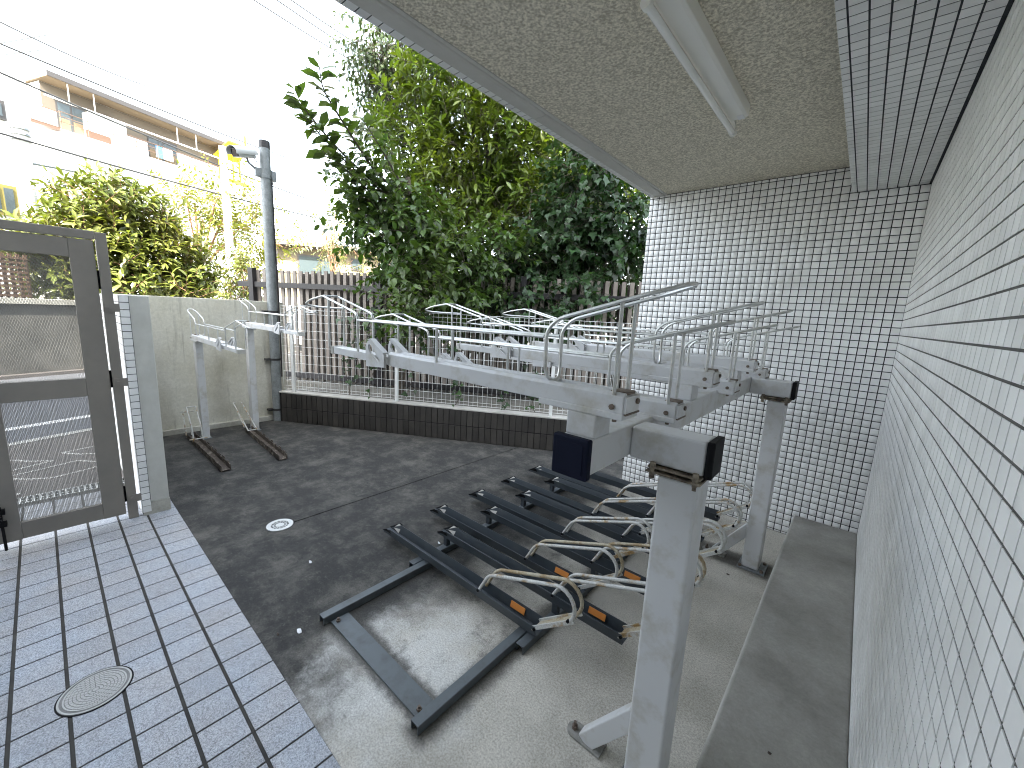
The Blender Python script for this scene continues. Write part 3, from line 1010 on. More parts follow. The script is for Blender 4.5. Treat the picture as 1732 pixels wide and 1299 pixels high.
TRAY_PARTS = {}


def tray_meshes(mirror, slide):
    key = (mirror, round(slide, 3))
    if key in TRAY_PARTS:
        return TRAY_PARTS[key]
    mx = (lambda x: -x - 6.27) if mirror else (lambda x: x)
    hw = 0.043

    def T(pts):
        return [(mx(p[0]), p[1], p[2]) for p in pts]

    def bx(b, x0, x1, *r):
        a, c = sorted((mx(x0), mx(x1)))
        return b.box(a, c, *r)
    parts = []
    # main channel: folded sheet with a sunk top
    b = MB()
    prof = [(-hw, 1.384), (hw, 1.384), (hw, 1.434), (hw - 0.010, 1.443), (hw - 0.018, 1.443), (hw - 0.020, 1.436), (-hw + 0.020, 1.436), (-hw + 0.018, 1.443), (-hw + 0.010, 1.443), (-hw, 1.434)]
    poly = [(mx(-1.54), y, z) for y, z in prof]
    b.prism(poly, (mx(-0.444) - mx(-1.54), 0, 0))
    parts.append(('main_channel', b.mesh('main_channel', MT['rackwhite']), None))
    b = MB()
    bx(b, -0.715, -0.442, -hw - 0.004, hw + 0.004, 1.371, 1.389)
    parts.append(('base_lip', b.mesh('base_lip', MT['rackwhite']), None))
    b = MB()
    bx(b, -0.4435, -0.437, -hw + 0.003, hw - 0.003, 1.390, 1.434)
    parts.append(('end_plate', b.mesh('end_plate', MT['rackwhite']), None))
    b = MB()
    bx(b, -0.441, -0.4355, -hw + 0.004, hw + 0.001, 1.3845, 1.3895)
    bx(b, -0.490, -0.445, -hw + 0.016, hw - 0.016, 1.437, 1.445)
    for dy in (hw - 0.02,):
        b.cyl((mx(-0.4375), dy, 1.418), 0.008, mx(-0.431) - mx(-0.4375), 8, (1, 0, 0))
    for x in (-0.475,):
        b.cyl((mx(x), -hw - 0.005, 1.404), 0.008, 0.01, 8, (0, 1, 0))
        b.cyl((mx(x) , -hw + 0.02, 1.360), 0.007, 0.014, 6)
    parts.append(('bolt', b.mesh('bolt', MT['bolt']), None))
    b = MB()
    bx(b, -2.065 - slide, -1.53, -0.031, 0.031, 1.384, 1.419)
    parts.append(('sliding_channel', b.mesh('sliding_channel', MT['rackwhite']), None))
    b = MB()
    bx(b, -2.098 - slide, -2.065 - slide, -0.033, 0.033, 1.381, 1.421)
    parts.append(('end_cap', b.mesh('end_cap', MT['coping']), None))
    # wheel clips: bent strap loops on both sides
    for sy in (-1, 1):
        y = sy * 0.052
        out = [(-1.690, 1.366), (-1.690, 1.455), (-1.678, 1.478), (-1.655, 1.487), (-1.636, 1.480), (-1.560, 1.440), (-1.541, 1.432), (-1.541, 1.376)]
        inn = [(-1.655, 1.430), (-1.672, 1.450), (-1.670, 1.462), (-1.662, 1.470), (-1.650, 1.468), (-1.584, 1.410), (-1.574, 1.398), (-1.580, 1.392)]
        b = MB()
        b.ringprism([(mx(x), y, z) for x, z in out], [(mx(x), y, z) for x, z in inn], (0, sy * 0.010, 0))
        b2 = [(-1.672, 1.487), (-1.650, 1.494), (-1.545, 1.440), (-1.545, 1.434), (-1.652, 1.487)]
        b.prism([(mx(x), y - 0.012, z) for x, z in b2], (0, 0.026, 0))
        parts.append(('wheel_clip', b.mesh('wheel_clip', MT['rackwhite']), None))
    r = 0.0056
    ro = 0.040
    # guard loop over the front wheel: two sloping rails joined by a bowed nose
    b = MB()
    for sy in (-1, 1):
        b.tube(arc_pts(T([(-1.800, sy * ro, 1.418), (-1.800, sy * ro, 1.597), (-2.150, sy * ro, 1.676)]), 0.03), r, 7)
        b.tube(T([(-2.09, sy * ro, 1.418), (-2.09, sy * ro, 1.660)]), r, 7)
    nose = [(-2.145, -ro, 1.676), (-2.30, -ro, 1.655), (-2.395, -ro + 0.012, 1.632), (-2.425, 0.0, 1.624), (-2.395, ro - 0.008, 1.618), (-2.30, ro, 1.616), (-2.09, ro, 1.616)]
    b.tube(arc_pts(T(nose), 0.04), r, 7)
    b.tube(T([(-2.150, -ro, 1.676), (-2.150, ro, 1.676)]), r, 7)
    parts.append(('front_guard', b.mesh('front_guard', MT['galv']), 's'))
    b = MB()
    for sy in (-1, 1):
        b.tube(T([(-1.800, sy * ro, 1.568), (-0.712, sy * ro, 1.572)]), r, 7)
        b.tube(T([(-1.215, sy * ro, 1.436), (-1.215, sy * ro, 1.566)]), r, 7)
    parts.append(('side_rail', b.mesh('side_rail', MT['galv']), 's'))
    b = MB()
    ring = [(-0.322, ro * 0.55, 1.7205), (-0.40, ro, 1.699), (-0.668, ro, 1.626), (-0.706, ro, 1.590), (-0.703, ro, 1.47), (-0.695, ro * 0.55, 1.440), (-0.695, -ro * 0.55, 1.440),
            (-0.703, -ro, 1.47), (-0.706, -ro, 1.590), (-0.668, -ro, 1.626), (-0.40, -ro, 1.699), (-0.322, -ro * 0.55, 1.7205)]
    ring = ring + [(-0.312, 0, 1.7235), ring[0]]
    b.tube(arc_pts(T(ring), 0.025, 4), r, 7)
    for sy in (-1, 1):
        b.tube(T([(-0.474, sy * ro, 1.436), (-0.474, sy * ro, 1.676)]), r, 7)
    parts.append(('rear_guard', b.mesh('rear_guard', MT['galv']), 's'))
    for n_, me, s_ in parts:
        if s_:
            smooth_by_angle(me)
    TRAY_PARTS[key] = parts
    return parts


def put_tray(parent, yc, dz, mirror=False, slide=0.0, dx=0.0, flat=False):
    t = bpy.data.objects.new('upper_tray', None)
    COL.objects.link(t)
    t.parent = parent
    t.location = (dx, yc, dz)
    if flat:
        t.rotation_euler = (0, 0, 0)
    for n_, me, s_ in tray_meshes(mirror, slide):
        ob = link(n_, me, t)
        if n_ in ('main_channel', 'sliding_channel', 'base_lip', 'end_cap'):
            bv = ob.modifiers.new('bevel', 'BEVEL')
            bv.width = 0.0025
            bv.segments = 2
            bv.limit_method = 'ANGLE'
    return t


ys = [1.010 + 0.4125 * k for k in range(6)]
for k, y in enumerate(ys):
    high = k % 2 == 0
    put_tray(rk, y, 0.0 if high else -0.081, slide=(0.0, 0.02, -0.05, 0.03, -0.04, 0.0)[k])
    if high:
        MB().box(-0.612, -0.518, y - 0.045, y + 0.045, 1.302, 1.372).build('riser', MT['rackwhite'], rk, bevel=0.005)

# ------------------------------------------------------------------ ground rack: frame and ten gutters
gr = thing('ground_bicycle_rack', 'dark grey steel floor rack with ten parallel wheel gutters and rusty white hoops', 'bicycle rack')
fw, fh = 0.046, 0.042


def rail(x0, y0, y1, name='base_rail', m='framesteel'):
    b = MB()
    # open channel: top plate and two flanges
    b.box(x0, x0 + fw, y0, y1, fh - 0.004, fh)
    b.box(x0, x0 + 0.004, y0, y1, 0.001, fh - 0.0045)
    b.box(x0 + fw - 0.004, x0 + fw, y0, y1, 0.001, fh - 0.0045)
    return b.build(name, MT[m], gr, bevel=0.0012)


rail(-1.925, 0.800, 1.560)
rail(-1.120, 0.800, 1.560)
rail(-1.978, 1.390, 3.70)
rail(-1.066, 1.375, 3.70)
b = MB().box(-1.870, -1.125, 0.835, 0.928, 0.002, 0.010)
b.build('tie_plate', MT['framesteel'], gr)
for x in (-1.845, -1.150):
    b = MB().cyl((x, 0.862, 0.010), 0.011, 0.010, 6)
    b.cyl((x, 0.862, 0.018), 0.006, 0.012, 8)
    b.build('anchor_bolt', MT['bolt'], gr)


def gutter_meshes():
    P = []
    b = MB()
    w = 0.088
    x0, x1 = -2.27, -1.005
    t = 0.003
    # V-sided trough: near wall, floor, far wall (each a thin sheet), walls taper away at the entry end
    sec = [(0.0, 0.120), (0.013, 0.060), (w - 0.013, 0.060), (w, 0.120)]
    for i in range(3):
        (ya, za), (yb, zb) = sec[i], sec[i + 1]
        n = np.array([-(zb - za), (yb - ya)])
        n = n / np.linalg.norm(n) * t
        xa = x0 if za > 0.1 else x0 - 0.115
        xb = x0 if zb > 0.1 else x0 - 0.115
        V = [(xa, ya, za), (x1, ya, za), (x1, yb, zb), (xb, yb, zb)]
        V2 = [(x, y + n[0], z + n[1]) for x, y, z in V]
        b.add(V + V2, [(0, 1, 2, 3), (7, 6, 5, 4), (0, 4, 5, 1), (1, 5, 6, 2), (2, 6, 7, 3), (3, 7, 4, 0)])
    P.append(('gutter_channel', b.mesh('gutter_channel', MT['darksteel']), 0))
    b = MB().add([(-2.392, 0.015, 0.0655), (-2.30, -0.012, 0.1205), (-2.268, -0.011, 0.1205), (-2.27, 0.018, 0.0655), (-2.392, 0.020, 0.0655), (-2.30, 0.002, 0.1205)],
                 [(0, 1, 2, 3), (0, 4, 5, 1)])
    b.add([(-2.392, w - 0.015, 0.0655), (-2.30, w + 0.012, 0.1205), (-2.268, w + 0.011, 0.1205), (-2.27, w - 0.018, 0.0655)], [(3, 2, 1, 0)])
    P.append(('entry_tip', b.mesh('entry_tip', MT['black']), 0))
    b = MB().add([(-2.345, w - 0.012, 0.078), (-2.275, w - 0.020, 0.064), (-2.262, w - 0.0005, 0.116), (-2.30, w + 0.002, 0.119)], [(0, 1, 2, 3)])
    b.add([(-2.345, w - 0.010, 0.078), (-2.275, w - 0.017, 0.064), (-2.262, w + 0.002, 0.116), (-2.30, w + 0.004, 0.119)], [(3, 2, 1, 0)])
    P.append(('tip_highlight', b.mesh('tip_highlight', MT['coping']), 0))  # pale sheet painting the light caught inside the far wall's tip
    # hoop: two rods that leave the sides, run up and back, and fold down into a sloping channel
    for y, m_ in ((0.012, 'rustwhite'), (w - 0.012, 'rusttan')):
        b = MB()
        path = arc_pts([(-1.412, y, 0.100), (-1.335, y, 0.240), (-0.905, y, 0.392)], 0.05)
        bend = [(-0.885 + 0.085 * math.sin(t), y, 0.315 + 0.085 * math.cos(t)) for t in np.linspace(-0.25, 2.35, 9)]
        b.tube(list(path[:-1]) + bend, 0.0092, 10)
        P.append(('hoop_rod', b.mesh('hoop_rod', MT[m_]), 1))
    b = MB()
    d0, d1 = np.array([-1.020, 0.044, 0.102]), np.array([-0.812, 0.044, 0.262])
    b.bar(d0, d1, 0.060, 0.005)
    P.append(('hoop_stay', b.mesh('hoop_stay', MT['rusttan']), 0))
    b = MB()
    for y in (0.010, w - 0.010):
        b.bar((d0[0] - 0.01, y, d0[2] - 0.004), (d1[0] + 0.012, y, d1[2] + 0.010), 0.010, 0.020)
    P.append(('hoop_stay', b.mesh('hoop_stay', MT['rustwhite']), 0))
    b = MB()
    for y in (0.0, w - 0.006):
        for x, z in ((-1.405, 0.113), (-1.010, 0.108), (-0.826, 0.262)):
            b.cyl((x, y - 0.003, z), 0.008, 0.012, 8, (0, 1, 0))
    P.append(('bolt', b.mesh('bolt', MT['black']), 0))
    b = MB()
    b.obox((-1.175, w - 0.014, 0.094), (1, 0, 0), (0, 0.34, 0.94), (0, -0.94, 0.34), 0.048, 0.016, 0.002)
    P.append(('reflector', b.mesh('reflector', MT['orange']), 0))
    for n_, me, s in P:
        if s:
            smooth_by_angle(me)
    return P


gparts = gutter_meshes()


def put_gutter(x, y, z, refl=True, clean=False):
    g_ = bpy.data.objects.new('wheel_gutter', None)
    COL.objects.link(g_)
    g_.parent = gr
    g_.location = (x, y, z)
    for n_, me, s in gparts:
        if n_ == 'reflector' and not refl:
            continue
        if n_ == 'hoop_rod' and clean and me.materials[0] == MT['rusttan']:
            me = me.copy()
            me.materials[0] = MT['rustwhite']
        link(n_, me, g_)
    return g_


for k in range(5):
    yA_ = 1.440 + 0.4155 * k
    put_gutter(0, yA_, 0.0, k in (0, 1), k > 1)
    yB_ = 1.640 + 0.4155 * k
    put_gutter(0.358, yB_, 0.052, k in (0, 1), k in (0, 2, 3, 4))
    for x in (-1.957, -1.045):
        b = MB().box(x - 0.016, x + 0.016, yB_ + 0.028, yB_ + 0.060, fh, 0.113)
        b.build('gutter_stand', MT['darksteel'], gr)
    for x in (-1.957, -1.045):
        MB().box(x - 0.016, x + 0.016, yA_ + 0.028, yA_ + 0.060, fh, 0.0615).build('gutter_stand', MT['darksteel'], gr)

# ------------------------------------------------------------------ two single stands by the concrete wall
for (yc, dz, lab, sl_) in ((1.145, -0.222, 'single bicycle stand with the lower tray, nearer the gate wall', 0.0),
                           (1.665, -0.068, 'single bicycle stand with the higher rust-stained tray, next to the camera pole', 0.0)):
    st = thing('bicycle_stand', lab, 'bicycle stand', group='single bicycle stands by the concrete wall')
    MB().box(-5.785, -5.675, yc - 0.035, yc + 0.035, 0.004, 1.384 + dz).build('post', MT['rackwhite'], st, bevel=0.004)
    MB().box(-5.80, -5.66, yc - 0.05, yc + 0.05, 0.001, 0.010).build('base_plate', MT['pole'], st)
    t_ = put_tray(st, yc, dz, True, sl_)
    if dz > -0.1:
        MB().box(-5.70, -4.72, yc - 0.035, yc + 0.035, 1.4365 + dz, 1.439 + dz).build('rust_stain', MT['rustwhite'], st)
for (yc, ang, x0, lab, hup) in ((1.025, 0.0, -5.85, 'rusty brown wheel gutter with tall upright wire loops on the ground', True),
                                (1.55, 0.05, -5.72, 'rusty brown wheel gutter with long slanting wire rails on the ground', False)):
    wg = thing('rusty_wheel_gutter', lab, 'wheel gutter', group='rusty gutters on the ground by the wall')
    xe = -4.40 if not hup else -4.44
    wg.location = (xe, yc - (0.03 if not hup else 0), 0)
    wg.rotation_euler = (0, 0, -ang)
    L = xe - x0
    b = MB()
    b.box(-L, 0, -0.036, 0.036, 0.008, 0.014)
    b.box(-L, 0, -0.040, -0.036, 0.008, 0.062)
    b.box(-L, 0, 0.036, 0.040, 0.008, 0.062)
    b.build('gutter_channel', MT['rustbrown'], wg)
    b = MB()
    for i in range(7):
        x = -0.12 - i * 0.14
        b.box(x - 0.05, x + 0.03, -0.046, -0.0405, 0.040, 0.074 if i % 2 else 0.066)
        b.box(x - 0.02, x + 0.05, 0.0405, 0.046, 0.036, 0.082 if i % 2 else 0.070)
    b.build('wheel_grip', MT['rustbrown'], wg)
    MB().box(-0.09, -0.02, -0.047, 0.047, 0.003, 0.008).build('foot_strip', MT['black'], wg)
    b = MB()
    if hup:
        for y in (-0.042, 0.042):
            b.tube(arc_pts([(-1.03, y, 0.05), (-1.06, y, 0.19), (-1.26, y, 0.40)], 0.08), 0.0070, 6)
        b.tube([(-1.26, -0.042, 0.40), (-1.26, 0.042, 0.40)], 0.0070, 6)
        for y in (-0.052, 0.0):
            b.tube(arc_pts([(-1.33, y, 0.05), (-1.36, y, 0.18), (-1.43, y, 0.32)], 0.08), 0.0070, 6)
        b.tube([(-1.03, -0.08, 0.075), (-1.03, 0.09, 0.075)], 0.006, 6)
        b.tube([(-1.43, -0.07, 0.31), (-1.43, 0.06, 0.31)], 0.007, 6)
    else:
        for y in (-0.046, 0.046):
            b.tube([(-1.12, y, 0.06), (-1.70, y - 0.02, 0.30)], 0.0075, 6)
            b.tube([(-1.30, y, 0.06), (-1.62, y, 0.22)], 0.006, 6)
        b.tube([(-1.12, -0.05, 0.062), (-1.12, 0.05, 0.062)], 0.006, 6)
        b.tube([(-1.70, -0.066, 0.30), (-1.70, -0.04, 0.302)], 0.0075, 6)
    b.build('wire_loop', MT['rustwhite'], wg, auto=True)

# ------------------------------------------------------------------ camera pole
pl = thing('camera_pole', 'grey round steel pole clamped to the concrete wall, carrying the security camera', 'pole')
PX0, PY0 = -6.03, 2.045
MB().tube([(PX0, PY0, 0.001), (PX0, PY0, 3.52)], 0.060, 20).build('pole_shaft', MT['pole'], pl, auto=True)
MB().tube([(PX0, PY0, 3.52), (PX0, PY0, 3.605)], 0.0625, 20).build('pole_cap', MT['slatframe'], pl, auto=True)
for z in (1.50, 0.86, 0.16):
    b = MB().tube([(PX0, PY0, z - 0.014), (PX0, PY0, z + 0.014)], 0.0645, 20)
    b.box(-6.10, PX0 + 0.02, PY0 - 0.115, PY0 - 0.05, z - 0.012, z + 0.012)
    b.build('pole_band', MT['slatframe'], pl, auto=True)
MB().tube([(PX0 + 0.05, PY0 + 0.055, 0.62), (PX0 + 0.05, PY0 + 0.06, 1.02), (PX0 + 0.03, PY0 + 0.055, 3.2)], 0.009, 6).build('conduit', MT['slatframe'], pl)
sc_ = thing('security_camera', 'grey bullet security camera with a sunshield on the pole top', 'camera')
camc = np.array([PX0 + 0.10, PY0 - 0.13, 3.46])
fwd = np.array([0.42, -0.86, -0.28])
fwd /= np.linalg.norm(fwd)
side = np.cross(fwd, [0, 0, 1])
side /= np.linalg.norm(side)
upv = np.cross(side, fwd)
c0 = np.array([PX0 + 0.04, PY0 - 0.245, 3.385])
b = MB()
b.obox(c0, fwd, side, upv, 0.125, 0.056, 0.050)
b.build('housing', MT['camgrey'], sc_, bevel=0.012, seg=3)
b = MB()
ang = np.linspace(-0.35, math.pi + 0.35, 12)
op = [side * 0.078 * math.cos(t) + upv * (0.068 * math.sin(t) + 0.006) for t in ang]
ip = [side * 0.074 * math.cos(t) + upv * (0.064 * math.sin(t) + 0.006) for t in ang]
poly = [c0 - fwd * 0.14 + q for q in op] + [c0 - fwd * 0.14 + q for q in ip[::-1]]
b.prism(poly, fwd * 0.31)
b.build('sunshield', MT['camgrey'], sc_, auto=True)
b = MB().obox(c0 + fwd * 0.127, fwd, side, upv, 0.004, 0.046, 0.040)
b.build('lens_glass', MT['glassdark'], sc_, bevel=0.003)
b = MB()
b.tube(arc_pts([c0 - upv * 0.045 - fwd * 0.03, c0 - upv * 0.10 - fwd * 0.03, np.array([PX0, PY0 - 0.075, 3.235])], 0.03), 0.014, 8)
b.build('bracket_arm', MT['pole'], sc_, auto=True)
b = MB().tube([(PX0, PY0, 3.165), (PX0, PY0, 3.275)], 0.069, 16)
b.box(PX0 - 0.03, PX0 + 0.03, PY0 - 0.12, PY0 - 0.060, 3.17, 3.27)
b.box(PX0 - 0.03, PX0 + 0.035, PY0 + 0.060, PY0 + 0.11, 3.15, 3.27)
b.build('bracket_clamp', MT['pole'], sc_, auto=True)
MB().tube(arc_pts([c0 - fwd * 0.12 - upv * 0.02, c0 - fwd * 0.2 - upv * 0.14, (PX0 + 0.06, PY0 + 0.02, 3.25), (PX0 + 0.055, PY0 + 0.06, 3.10)], 0.06), 0.006, 6).build('camera_cable', MT['cable'], sc_)

# ------------------------------------------------------------------ drain and manhole cover, litter
dr = thing('floor_drain', 'round silver floor drain at the end of the dark joint in the concrete', 'drain')
DX, DY = -3.060, 1.012
MB().cyl((DX, DY, 0.0005), 0.054, 0.002, 24).build('drain_hole', MT['black'], dr)
b = MB()
b.arcs(DX, DY, 0.001, 0.007, 0.059, 0.088, 0, 2 * math.pi, 40)
b.arcs(DX, DY, 0.001, 0.0055, 0.0415, 0.0465, 0, 2 * math.pi, 32)
b.cyl((DX, DY, 0.001), 0.028, 0.0045, 24)
for i in range(14):
    a = 2 * math.pi * i / 14
    b.arcs(DX, DY, 0.001, 0.005, 0.027, 0.0595, a, a + 0.12, 1)
b.build('drain_plate', MT['chrome'], dr)
mh = thing('manhole_cover', 'round worn iron cover set into the pale paving tiles', 'manhole cover')
HX, HY, HR = -2.190, -0.002, 0.116
b = MB()
b.arcs(HX, HY, 0.001, 0.0078, HR - 0.005, HR, 0, 2 * math.pi, 48)
b.build('cover_gap', MT['black'], mh)
MB().cyl((HX, HY, 0.001), HR - 0.005, 0.0072, 48).build('cover_plate', MT['iron'], mh)
b = MB()
b.arcs(HX, HY, 0.008, 0.0102, HR - 0.012, HR - 0.006, 0, 2 * math.pi, 48)
b.arcs(HX, HY, 0.008, 0.0102, HR - 0.026, HR - 0.021, 0, 2 * math.pi, 48)
for q, r0 in enumerate((0.013, 0.024, 0.035, 0.046, 0.057, 0.068, 0.079)):
    n = 6 + q * 5
    for i in range(n):
        a = 2 * math.pi * (i + 0.5 * (q % 2)) / n
        b.arcs(HX, HY, 0.008, 0.0100, r0, r0 + 0.0085, a, a + 2 * math.pi / n * 0.86, 2)
b.cyl((HX, HY, 0.008), 0.009, 0.0022, 12)
tag(b.build('cover_relief', MT['ironrelief'], mh), kind='stuff')


def scrap(name, label, cat, x, y, z, size, m, seed):
    r_ = np.random.default_rng(seed)
    n = 9
    pts = [(x + size * (0.6 + 0.5 * r_.random()) * math.cos(2 * math.pi * i / n), y + size * 0.6 * (0.5 + 0.6 * r_.random()) * math.sin(2 * math.pi * i / n), z + 0.002 + 0.006 * r_.random()) for i in range(n)]
    b = MB()
    b.add(pts + [(x, y, z + 0.009)], [(i, (i + 1) % n, n) for i in range(n)])
    b.add([(p[0], p[1], z + 0.001) for p in pts], [tuple(range(n - 1, -1, -1))])
    tag(b.build(name, m), label, cat)


scrap('paper_scrap', 'crumpled white paper scrap on dark concrete beside the tie plate', 'litter', -1.93, 0.70, 0.0, 0.022, MT['paper'], 1)
scrap('paper_scrap', 'small white scrap on the concrete in front of the first gutter tip', 'litter', -2.46, 0.98, 0.0, 0.018, MT['paper'], 2)
scrap('paper_scrap', 'tiny white scrap lying between the first two gutters', 'litter', -2.06, 1.70, 0.0, 0.014, MT['paper'], 5)
scrap('dead_leaf', 'small black dead leaf on the dark concrete near the paving edge', 'leaf', -1.98, 0.62, 0.0, 0.012, MT['deadleaf'], 3)
p = onplane(1301, 1275, (0, 0, 0.183), (0, 0, 1))
scrap('dead_leaf', 'small dark dead leaf on the concrete ledge', 'leaf', p[0], p[1], 0.183, 0.007, MT['deadleaf'], 4)
for (u_, v_, lab) in ((1231, 972, 'dark leaf crumb on pale concrete left of the rear post'), (1150, 1040, 'dark leaf crumb on pale concrete right of the front post')):
    p = onplane(u_, v_, (0, 0, 0.0), (0, 0, 1))
    scrap('dead_leaf', lab, 'leaf', p[0], p[1], 0.0, 0.011, MT['deadleaf'], int(u_))

# ------------------------------------------------------------------ across the street
def atb(u, v, b):
    return onplane(u, v, streetP(0, b), NST)


OW = 6.75
ow = thing('opposite_wall', 'long grey weathered wall across the street seen through the gate mesh', 'wall')
MB().prism([streetP(-14, OW, 0), streetP(14, OW, 0), streetP(14, OW + 0.2, 0), streetP(-14, OW + 0.2, 0)], (0, 0, 1.36)).build('wall_core', MT['oldwall'], ow)
MB().prism([streetP(-14, OW - 0.05, 1.361), streetP(14, OW - 0.05, 1.361), streetP(14, OW + 0.25, 1.361), streetP(-14, OW + 0.25, 1.361)], (0, 0, 0.10)).build('wall_cap', MT['wallconc'], ow)
ls = thing('lattice_screen', 'reddish brown lattice screen above the wall across the street', 'screen')
b = MB()
a0 = np.dot(atb(-60, 480, OW + 0.6) - streetP(0, OW + 0.6), UST)
a1 = np.dot(atb(50, 480, OW + 0.6) - streetP(0, OW + 0.6), UST)
for z in np.arange(1.30, 2.25, 0.09):
    b.prism([streetP(a0, OW + 0.6, z), streetP(a1, OW + 0.6, z), streetP(a1, OW + 0.63, z), streetP(a0, OW + 0.63, z)], (0, 0, 0.045))
for a in np.arange(a0, a1, 0.10):
    b.prism([streetP(a, OW + 0.64, 1.2), streetP(a + 0.05, OW + 0.64, 1.2), streetP(a + 0.05, OW + 0.67, 1.2), streetP(a, OW + 0.67, 1.2)], (0, 0, 1.1))
b.build('lattice', MT['railbrown'], ls)

# white apartment house with the tan eave
UF = np.array([-0.35, 0.937, 0.0])
UF /= np.linalg.norm(UF)
NF = np.array([UF[1], -UF[0], 0.0])                     # towards us
PF = at(80, 127, 40)
ZE = PF[2]


def facP(s, off, z):
    q = PF + UF * s + NF * off
    return np.array([q[0], q[1], z])


def fac_sz(u, v, off):
    q = onplane(u, v, PF + NF * off, NF)
    return float(np.dot(q - PF, UF)), float(q[2])


def fbox(b, s0, s1, o0, o1, z0, z1):
    return b.prism([facP(s0, o0, z0), facP(s1, o0, z0), facP(s1, o1, z0), facP(s0, o1, z0)], (0, 0, z1 - z0))


wb = thing('white_apartment_house', 'white apartment house with a deep tan eave and thin balcony rails across the street', 'building')
SR = fac_sz(396, 255, 0)[0]
WO = -1.35
fbox(MB(), 0.15, SR, WO - 9, WO, 0, ZE - 0.02).build('wall', MT['whitewall'], wb)
fbox(MB(), 0.0, SR + 0.3, -11, 0.0, ZE, ZE + 0.22).build('roof', MT['tanwall'], wb)
fbox(MB(), -0.05, SR + 0.3, 0.003, 0.09, ZE - 0.02, ZE + 0.26).build('gutter', MT['winframe'], wb)
zb = fac_sz(95, 215, 0)[1]
fbox(MB(), 0.3, SR, WO + 0.003, 0.0, zb - 0.16, zb).build('balcony_slab', MT['whitewall'], wb)
s_, zp = fac_sz(57, 152, -0.2)
b = MB()
zr = fac_sz(120, 176, -0.15)[1]
b.tube([facP(-0.2, -0.15, zr), facP(SR, -0.15, zr)], 0.05, 6)
for s in (0.9, 2.1, 6.8, 8.1):
    b.tube([facP(s, -0.15, zr), facP(s, -0.15, ZE)], 0.035, 6)
b.build('eave_pipe', MT['whitewall'], wb)
br = MB()
for dz in (0.42, 0.72, 0.98):
    br.tube([facP(0.3, -0.03, zb + dz), facP(SR, -0.03, zb + dz)], 0.022, 5)
for s in np.arange(0.35, SR, 1.25):
    br.tube([facP(s, -0.03, zb), facP(s, -0.03, zb + 0.98)], 0.025, 5)
br.build('balcony_rail', MT['railbrown'], wb)
br = MB()
for dz in (0.05, 0.9):
    br.tube([facP(0.3, -0.03, zb + dz), facP(-1.0, -0.03, zb + dz)], 0.03, 5)
br.tube([facP(-1.0, -0.03, zb + 0.05), facP(-1.0, -0.03, zb + 0.9)], 0.03, 5)
fbox(br, -1.15, 0.25, -0.5, 0.0, zb - 0.12, zb + 0.02)
br.build('side_landing', MT['railbrown'], wb)
for (ua, va, ub, vb) in ((93, 168, 150, 240), (249, 228, 302, 275)):
    s0, z1 = fac_sz(ua, va, WO + 0.06)
    s1, z0 = fac_sz(ub, vb, WO + 0.06)
    z0 = max(z0, zb + 0.02)
    w_ = fbox(MB(), s0, s1, WO + 0.002, WO + 0.05, zb, z1).build('window', MT['winframe'], wb)
    mid = (s0 + s1) / 2
    for a, c in ((s0 + 0.08, mid - 0.05), (mid + 0.05, s1 - 0.08)):
        fbox(MB(), a, c, WO + 0.052, WO + 0.06, zb + 0.12, z1 - 0.1).build('pane', MT['pane'], w_)
        fbox(MB(), a, a + (c - a) * 0.9, WO + 0.061, WO + 0.065, zb + 0.12, zb + 1.0).build('curtain', MT['tanwall'], w_)
fbox(MB(), 0.16, SR, WO + 0.002, WO + 0.012, zr - 0.35, ZE - 0.03).build('eave_shade_band', MT['eave_shade'], wb)  # upper wall darkened by colour to stand for the shadow under the eave
s0, z1 = fac_sz(152, 188, -0.4)
s1 = fac_sz(213, 220, -0.4)[0]
fbox(MB(), s0, s1, WO + 0.003, -0.35, zb + 0.002, z1).build('bay', MT['whitewall'], wb)
for (ua, ub, nm, m_) in ((265, 275, 'laundry', 'bluecloth'), (276, 292, 'laundry', 'whitecloth'), (300, 318, 'laundry', 'whitecloth'), (150, 190, 'balcony_bench', 'railbrown')):
    s0, s1 = fac_sz(ua, 262, -0.3)[0], fac_sz(ub, 262, -0.3)[0]
    z0 = zb + (0.25 if nm == 'laundry' else 0.0)
    fbox(MB(), s0, s1, -0.33, -0.27, z0, z0 + (0.75 if nm == 'laundry' else 0.5)).build(nm, MT[m_], wb)
# yellow frame with a slanting roof at the end of the balcony
yf = thing('yellow_awning', 'yellow steel awning frame at the far end of the white apartment house', 'awning')
s0, zt = fac_sz(378, 238, 0.4)
s1 = fac_sz(418, 250, 0.4)[0]
zl = fac_sz(392, 290, 0.4)[1]
b = MB()
b.add([facP(s0, 0.9, zt - 0.1), facP(s1, 0.9, zt - 0.05), facP(s1, -0.9, zt - 0.9), facP(s0, -0.9, zt - 1.0), facP(s0, 0.9, zt + 0.02), facP(s1, 0.9, zt + 0.07), facP(s1, -0.9, zt - 0.8), facP(s0, -0.9, zt - 0.9)],
      [(3, 2, 1, 0), (4, 5, 6, 7), (0, 1, 5, 4), (1, 2, 6, 5), (2, 3, 7, 6), (3, 0, 4, 7)])
b.build('awning_roof', MT['yellow'], yf)
for k in range(4):
    s = s0 + 0.15 + (s1 - s0 - 0.3) * k / 3
    b = MB()
    fbox(b, s - 0.05, s + 0.05, -0.5, -0.4, zl - 0.6, zt - 0.62)
    b.build('awning_post', MT['yellow'], yf)
fbox(MB(), s1 - 0.12, s1 + 0.02, 0.2, 0.3, zt - 0.3, zt + 1.1).build('awning_mast', MT['yellow'], yf)
fbox(MB(), s0, s1 + 0.6, -0.6, -0.35, zl - 0.62, zl - 0.4).build('awning_base', MT['yellow'], yf)

# white house at the left edge with a yellow framed window
wh = thing('white_house', 'white house at the far left edge with an olive yellow framed window', 'house')
HB = 12.0


